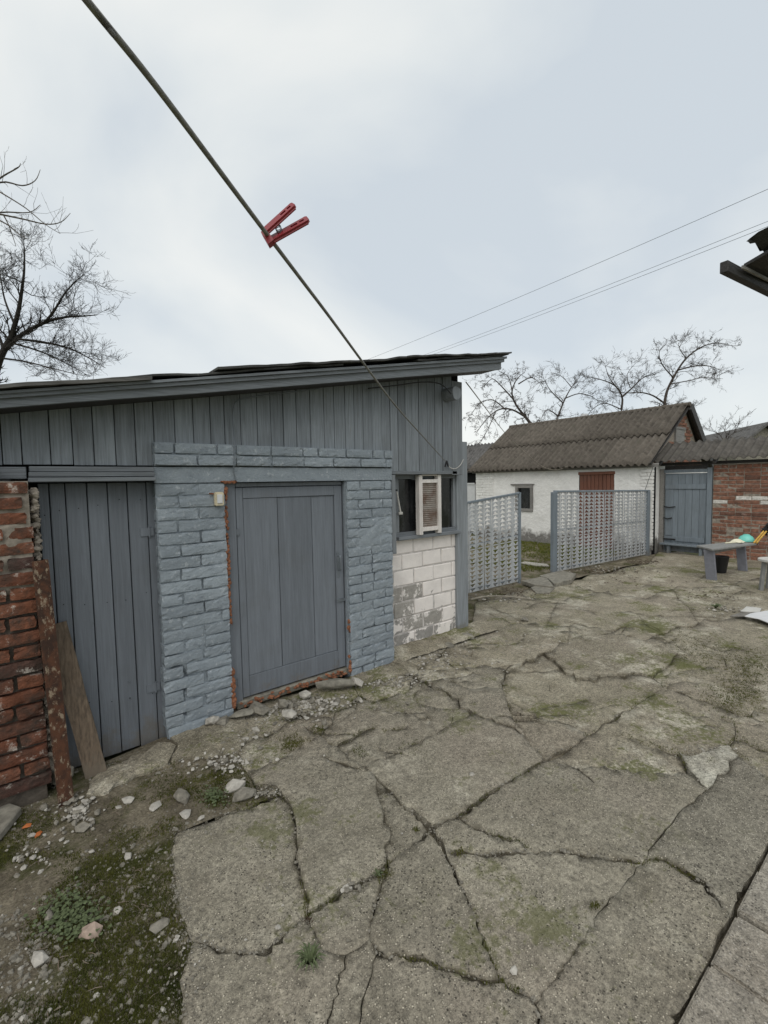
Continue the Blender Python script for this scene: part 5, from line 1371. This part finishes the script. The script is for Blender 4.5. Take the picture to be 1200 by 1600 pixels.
clover(110, 1435, 50, 420, 'pale green creeping plant spreading over the moss at lower left')
clover(335, 1245, 20, 120, 'low green plant between the rubble stones near the big slab')
# ================================================================== TREES
def tree(name, label, mat, limbs, depth, seed, twig=1., levels=3, dens=1., base=None, rtw=.010, droop=0.):
    """limbs: traced pixel polylines (start radius m, end radius m, points, depth offset at the end); twigs grow from them"""
    rs = random.Random(seed); p0 = PD(*limbs[0][2][0], depth)
    t = thing(name, label, 'tree', (p0.x, p0.y, 0)); tr = MB(); cr_ = MB()
    g = Vector((p0.x, p0.y, -.1))
    tr.tube([g, g.lerp(p0, .5) + Vector((.05, .02, 0)), p0], [limbs[0][0] * 1.35, limbs[0][0] * 1.12, limbs[0][0]], 9)
    def grow(p, d, l, r, lev):
        n = 4; pts = [p]; rad = [r]; q = p.copy(); dd = d.copy()
        for i in range(n):
            dd = (dd + Vector((rs.gauss(0, .20), rs.gauss(0, .20), rs.gauss(.05 - droop, .18)))).normalized(); q = q + dd * (l / n); pts.append(q.copy()); rad.append(max(rtw * .5, r * (1 - .75 * (i + 1) / n)))
        cr_.tube(pts, rad, 4 if lev > 1 else 3, False)
        if lev <= 0: return
        for i in range(int(rs.uniform(3, 6) * dens)):
            f = rs.uniform(.2, 1.); k = min(n - 1, int(f * n)); b0 = pts[k].lerp(pts[k + 1], f * n - k)
            a = (dd + Vector((rs.gauss(0, .75), rs.gauss(0, .75), rs.gauss(.12 - droop, .6)))).normalized()
            grow(b0, a, l * rs.uniform(.35, .65), max(rtw * .6, r * .5), lev - 1)
    for r0, r1, px, dof in limbs:
        n = len(px); P = curve([PD(x, y, depth + dof * i / max(1, n - 1)) for i, (x, y) in enumerate(px)], 4); m_ = len(P)
        rr = [r0 + (r1 - r0) * i / (m_ - 1) for i in range(m_)]
        (tr if r0 > .045 else cr_).tube(P, rr, 7, False)
        L = sum((P[i + 1] - P[i]).length for i in range(m_ - 1))
        for i in range(int(L * 5.5 * dens) + 3):
            f = rs.uniform(.12, 1.) ** .8; k = min(m_ - 2, int(f * (m_ - 1))); b0 = P[k].lerp(P[k + 1], f * (m_ - 1) - k); dd = (P[k + 1] - P[k]).normalized()
            a = (dd * .6 + Vector((rs.gauss(0, .7), rs.gauss(0, .7), rs.gauss(.25 - droop, .55)))).normalized()
            grow(b0, a, twig * rs.uniform(.5, 1.2), max(rtw, rr[k] * .38), levels - 1)
    tr.build('trunk', mat, t, smooth=True); cr_.build('crown', mat, t, smooth=True); return t
tree('fruit_tree', 'dark bare fruit tree rising behind the shed at left', 'bark_dark', [
    (0.09672, 0.05577, [(-22,650),(-12,600),(0,560),(18,525)], 0), (0.0532, 0.009625, [(18,525),(28,490),(34,455),(38,420),(38,385)], -.3),
    (0.04836, 0.00825, [(10,545),(35,522),(70,504),(100,496),(128,494),(152,492)], .4), (0.02902, 0.0055, [(70,504),(85,485),(100,460),(118,440),(133,428)], -.6),
    (0.02902, 0.0055, [(28,530),(70,535),(110,545),(140,560),(165,575)], .5), (0.03385, 0.006875, [(8,552),(-10,500),(-25,450),(-30,400)], .5), (0.02176, 0.0055, [(5,560),(40,565),(80,575),(120,585)], -.5),
    (0.02418, 0.0055, [(22,505),(8,470),(2,440),(-4,405)], .3), (0.02418, 0.00495, [(15,535),(60,548),(100,566),(140,588)], .2)], 10.0, 3, .62, 3, 1.35, rtw=.005)
tree('tall_tree', 'slender pale tree whose drooping twigs enter at the upper left', 'bark_light', [
    (0.0868, 0.044, [(-170,640),(-160,480),(-140,360)], 0), (0.0279, 0.004, [(-140,360),(-80,330),(-30,300),(5,275),(28,262),(32,255)], 0), (0.0248, 0.004, [(-140,400),(-70,360),(-20,335),(25,340),(70,350),(95,347),(110,333)], .2),
    (0.0186, 0.004, [(-40,312),(0,285),(35,290),(55,282),(63,265)], .3), (0.0186, 0.004, [(-60,345),(0,332),(45,332),(63,320)], .4), (0.0155, 0.004, [(-20,336),(10,350),(30,366),(48,377)], .1), (0.0124, 0.004, [(0,300),(40,325),(70,350),(94,365)], -.2), (0.0124, 0.004, [(5,335),(15,355),(25,385)], .1)], 8.5, 5, .5, 2, .25, rtw=.0042, droop=-.1)
tree('apple_tree', 'bare apple tree standing behind the house gable', 'bark_far', [
    (0.0806, 0.0495, [(1037,672),(1036,652),(1038,635)], 0), (0.0527, 0.00825, [(1038,635),(1042,612),(1055,585),(1072,560),(1095,543),(1118,536),(1142,540)], .3), (0.0341, 0.006875, [(1038,630),(1020,618),(1000,613),(980,614),(955,612)], -.5),
    (0.031, 0.0055, [(1060,578),(1085,572),(1108,572),(1124,578)], .4), (0.0248, 0.0055, [(1052,590),(1035,570),(1030,550),(1042,536)], -.3), (0.0217, 0.00495, [(1048,600),(1075,595),(1100,590),(1130,592)], .2), (0.0217, 0.0055, [(1036,640),(1060,632),(1080,640)], .2), (0.0186, 0.004125, [(1072,560),(1062,545),(1060,535)], -.2)], 17., 9, .52, 3, 1.15, rtw=.0062, droop=.03)
tree('apple_tree', 'bare apple tree behind the middle of the house roof', 'bark_far', [
    (0.0682, 0.022, [(973,680),(972,660),(971,640)], 0), (0.0434, 0.006875, [(971,640),(972,620),(960,602),(935,592),(915,588)], .2), (0.0372, 0.00605, [(972,620),(988,606),(1005,590),(1025,585)], -.3), (0.0248, 0.00495, [(968,610),(952,590),(945,568)], .3), (0.0217, 0.00495, [(971,640),(945,630),(925,640),(915,655)], -.2), (0.0186, 0.004125, [(985,606),(980,585),(998,562)], .2)], 18., 12, .52, 3, 1.15, rtw=.0062, droop=.05)
tree('apple_tree', 'bare apple tree behind the chimney pipe', 'bark_far', [
    (0.0682, 0.01925, [(862,690),(866,668),(872,650)], 0), (0.0403, 0.00605, [(872,650),(882,625),(893,605),(905,590)], .3), (0.0279, 0.0055, [(872,650),(855,640),(845,655)], -.2), (0.0279, 0.00495, [(880,630),(860,610),(850,592)], -.3), (0.0248, 0.00495, [(884,622),(905,615),(925,620),(940,632)], .3), (0.0186, 0.004125, [(893,605),(880,590),(872,585)], .2)], 19., 15, .52, 3, 1.15, rtw=.0062, droop=.05)
tree('apple_tree', 'wide twiggy bare tree rising between the shed and house roof', 'bark_far', [
    (0.0744, 0.044, [(842,700),(832,668),(820,650)], 0), (0.0434, 0.00605, [(820,650),(806,632),(800,612),(808,592),(820,582)], .3), (0.0372, 0.0055, [(822,652),(800,640),(780,640),(760,655),(742,680)], -.3), (0.0279, 0.0055, [(803,625),(785,605),(770,592),(760,600)], .2), (0.0248, 0.00495, [(810,600),(830,590),(845,600)], -.2), (0.0248, 0.00495, [(790,640),(770,625),(750,630),(735,650)], .3), (0.0217, 0.00495, [(775,642),(765,665),(752,690)], -.2), (0.0186, 0.004125, [(800,612),(795,590),(780,580)], .1)], 16., 18, .55, 4, .9, rtw=.006, droop=.08)
tree('shrub_tree', 'faint low bare treetop above the lean-to roof at right', 'bark_far', [
    (0.0372, 0.011, [(1135,720),(1134,705),(1132,692)], 0), (0.0217, 0.004125, [(1132,692),(1125,680),(1112,672)], .2), (0.0217, 0.004125, [(1132,692),(1142,680),(1155,672)], -.2), (0.0186, 0.004, [(1133,695),(1135,680),(1130,668)], .1)], 20., 22, .7, 3, .8, rtw=.0085, droop=.0)

# ================================================================== WIRES
def wire(label, a, da, c_, dc, sag, r, mat='cable_grey'):
    A = PD(*a, da); B_ = PD(*c_, dc); pts = [A.lerp(B_, i / 14) - Vector((0, 0, sag * 4 * (i / 14) * (1 - i / 14))) for i in range(15)]
    return cable('power_line', label, 'power line', pts, r, mat, 5, 'power lines over the yard')
wire('uppermost power line crossing the sky at right', (520, 583), 26, (1330, 238), 9.5, .12, .006)
wire('upper line of the lower pair of power lines', (590, 580), 26, (1330, 293), 9.5, .12, .0055)
wire('lower line of the lower pair of power lines', (600, 580), 26, (1330, 302), 9.5, .12, .0055)
cable('wire', 'slack pale wire from the shed corner to the house eave', 'wire', curve([PY(728, 597, 3.0), PX(794, 682, 8.0), PX(830, 715, 9.4), PX(852, 731, 10.12), PX(872, 734, 10.2), PX(887, 728, 10.22)]), .006, 'cable_pale')
cable('wire', 'thin wire hanging beside the gate on the white house corner', 'wire', curve([PX(1021, 728, XW - .08), PX(1014, 748, XW - .06), PX(1007, 768, XW - .06)]), .005, 'cable_dark')

# ================================================================== THE OTHER BUILDINGS
# small outbuilding glimpsed between shed corner and white house
sh2 = thing('garden_shed', 'small white walled shed with dark roof glimpsed beside the shed corner', 'shed', (12, 10.6, 0))
X2 = 11.6
a = PX(700, 765, X2); c_ = PX(742, 765, X2); z1 = PX(728, 757, X2).z; zr = PX(728, 738, X2).z
MB().box((X2, c_.y, -.05), (X2 + 2.2, a.y + 1.2, z1)).build('wall', 'white_panel', sh2)
MB().box((X2 - .03, c_.y, z1 + .002), (X2 + .0, a.y + 1.2, z1 + .05)).build('plate', 'white_panel', sh2)
MB().box((X2 - .12, c_.y - .1, zr - .02), (X2 + .02, a.y + 1.2, zr + .09)).build('eave_board', 'dark_wood', sh2)
MB().box((X2 + .03, c_.y, z1 + .05), (X2 + .1, a.y + 1.2, zr)).build('eave_shade_board', 'dark_void', sh2)  # black board painted as the shaded gap below the eave
y = c_.y - .15
rdn = Vector((-1.1, 0, -.85))
for k in range(3): corr('roof_sheet', 'far_slate', sh2, Vector((X2 - .2, y + k * 1.03, zr + .1)), (0, 1, 0), rdn, 7.1, 1.4)
g2 = thing('far_barn', 'grey gabled barn roof peeping behind the small shed', 'barn', (15, 12.8, 0))
ap = PD(742, 703, 15.5); pl = PD(722, 730, 15.5); prr = PD(756, 720, 15.5)
d_ = Vector((.9, .45, 0)) * 3
MB().prism([pl, prr, ap], d_).build('roof', 'far_slate', g2)
MB().prism([Vector((pl.x, pl.y, -.1)), Vector((prr.x, prr.y, -.1)), prr - Vector((0, 0, .02)), pl - Vector((0, 0, .02))], d_).build('wall', 'old_wood', g2)
# gabled house far right
fh = thing('far_house', 'far grey gabled house roof behind the lean-to at right', 'house', (24, 4, 0))
D = 21.
q = [PD(1150, 700, D), PD(1196, 664, D), PD(1244, 700, D)]; dv = (RT * .25 + FW); dv.z = 0; dv = dv.normalized() * 6
o = MB().prism([q[0] - Vector((0, 0, .1)), q[2] - Vector((0, 0, .1)), q[1] - Vector((0, 0, .1))], dv).build('gable', 'stone_flat', fh)
for a, c_ in ((q[0], q[1]), (q[2], q[1])):
    dd = (c_ - a); e0_ = a - dd * .12; off = Vector((0, 0, .12)); s = -dv.normalized() * .3
    o = MB().prism([e0_ + s, c_ + s, c_ + s + off, e0_ + s + off], dv * 1.1).build('roof_slope', 'far_slate', fh)
    bm = bmesh.new(); bm.from_mesh(o.data); bmesh.ops.recalc_face_normals(bm, faces=bm.faces[:]); bm.to_mesh(o.data); bm.free()
w0, w1 = q[0], q[2]
o = MB().prism([Vector((w0.x, w0.y, -.1)), Vector((w1.x, w1.y, -.1)), w1 - Vector((0, 0, .12)), w0 - Vector((0, 0, .12))], dv * .98).build('wall', 'stone_flat', fh)
# porch roof of the house at the right, its dark eave corner entering the picture
po = thing('porch_roof', 'dark ragged eave corner of the porch roof at the right edge', 'roof', (4.6, .3, 0))
e0_ = PD(1131, 417, 3.1); e1_ = PD(1290, 498, 4.2)
MB().beam(e0_, e1_, .05, .075, (0, 0, 1)).build('eave_beam', 'dark_wood', po, bevel=.004)
inw = Vector((.05, -1, 0))
s0_, s1_ = PD(1163, 410, 3.12), PD(1300, 395, 3.2)
o = MB().prism([PD(1162, 417, 3.2), PD(1215, 455, 3.75), PD(1300, 430, 3.6), PD(1300, 345, 3.0), PD(1205, 392, 3.0)], (0, 0, .02)).build('soffit', 'dark_wood', po)
MB().beam(PD(1160, 417, 3.12), PD(1240, 458, 3.7), .012, .02).build('light_batten', 'grey_wood', po)
top = [PD(x, y, d) for x, y, d in [(1166,377,3.0),(1172,372,3.0),(1185,362,2.95),(1205,352,2.9),(1300,300,2.7),(1300,420,3.1),(1208,410,3.1),(1198,398,3.1),(1194,396,3.1),(1191,388,3.1),(1187,393,3.1),(1184,386,3.1),(1179,378,3.05),(1172,381,3.02),(1169,378,3.0)]]
o = MB().prism(top, Vector((.12, -.05, .035))).build('ragged_felt', 'roof_felt', po)
for nm in ('ragged_felt', 'soffit'):
    for ob in po.children:
        bm = bmesh.new(); bm.from_mesh(ob.data); bmesh.ops.recalc_face_normals(bm, faces=bm.faces[:]); bm.to_mesh(ob.data); bm.free()
MB().box((4.55, -.10, -.05), (4.65, .0, 3.1)).build('porch_post', 'dark_wood', po)
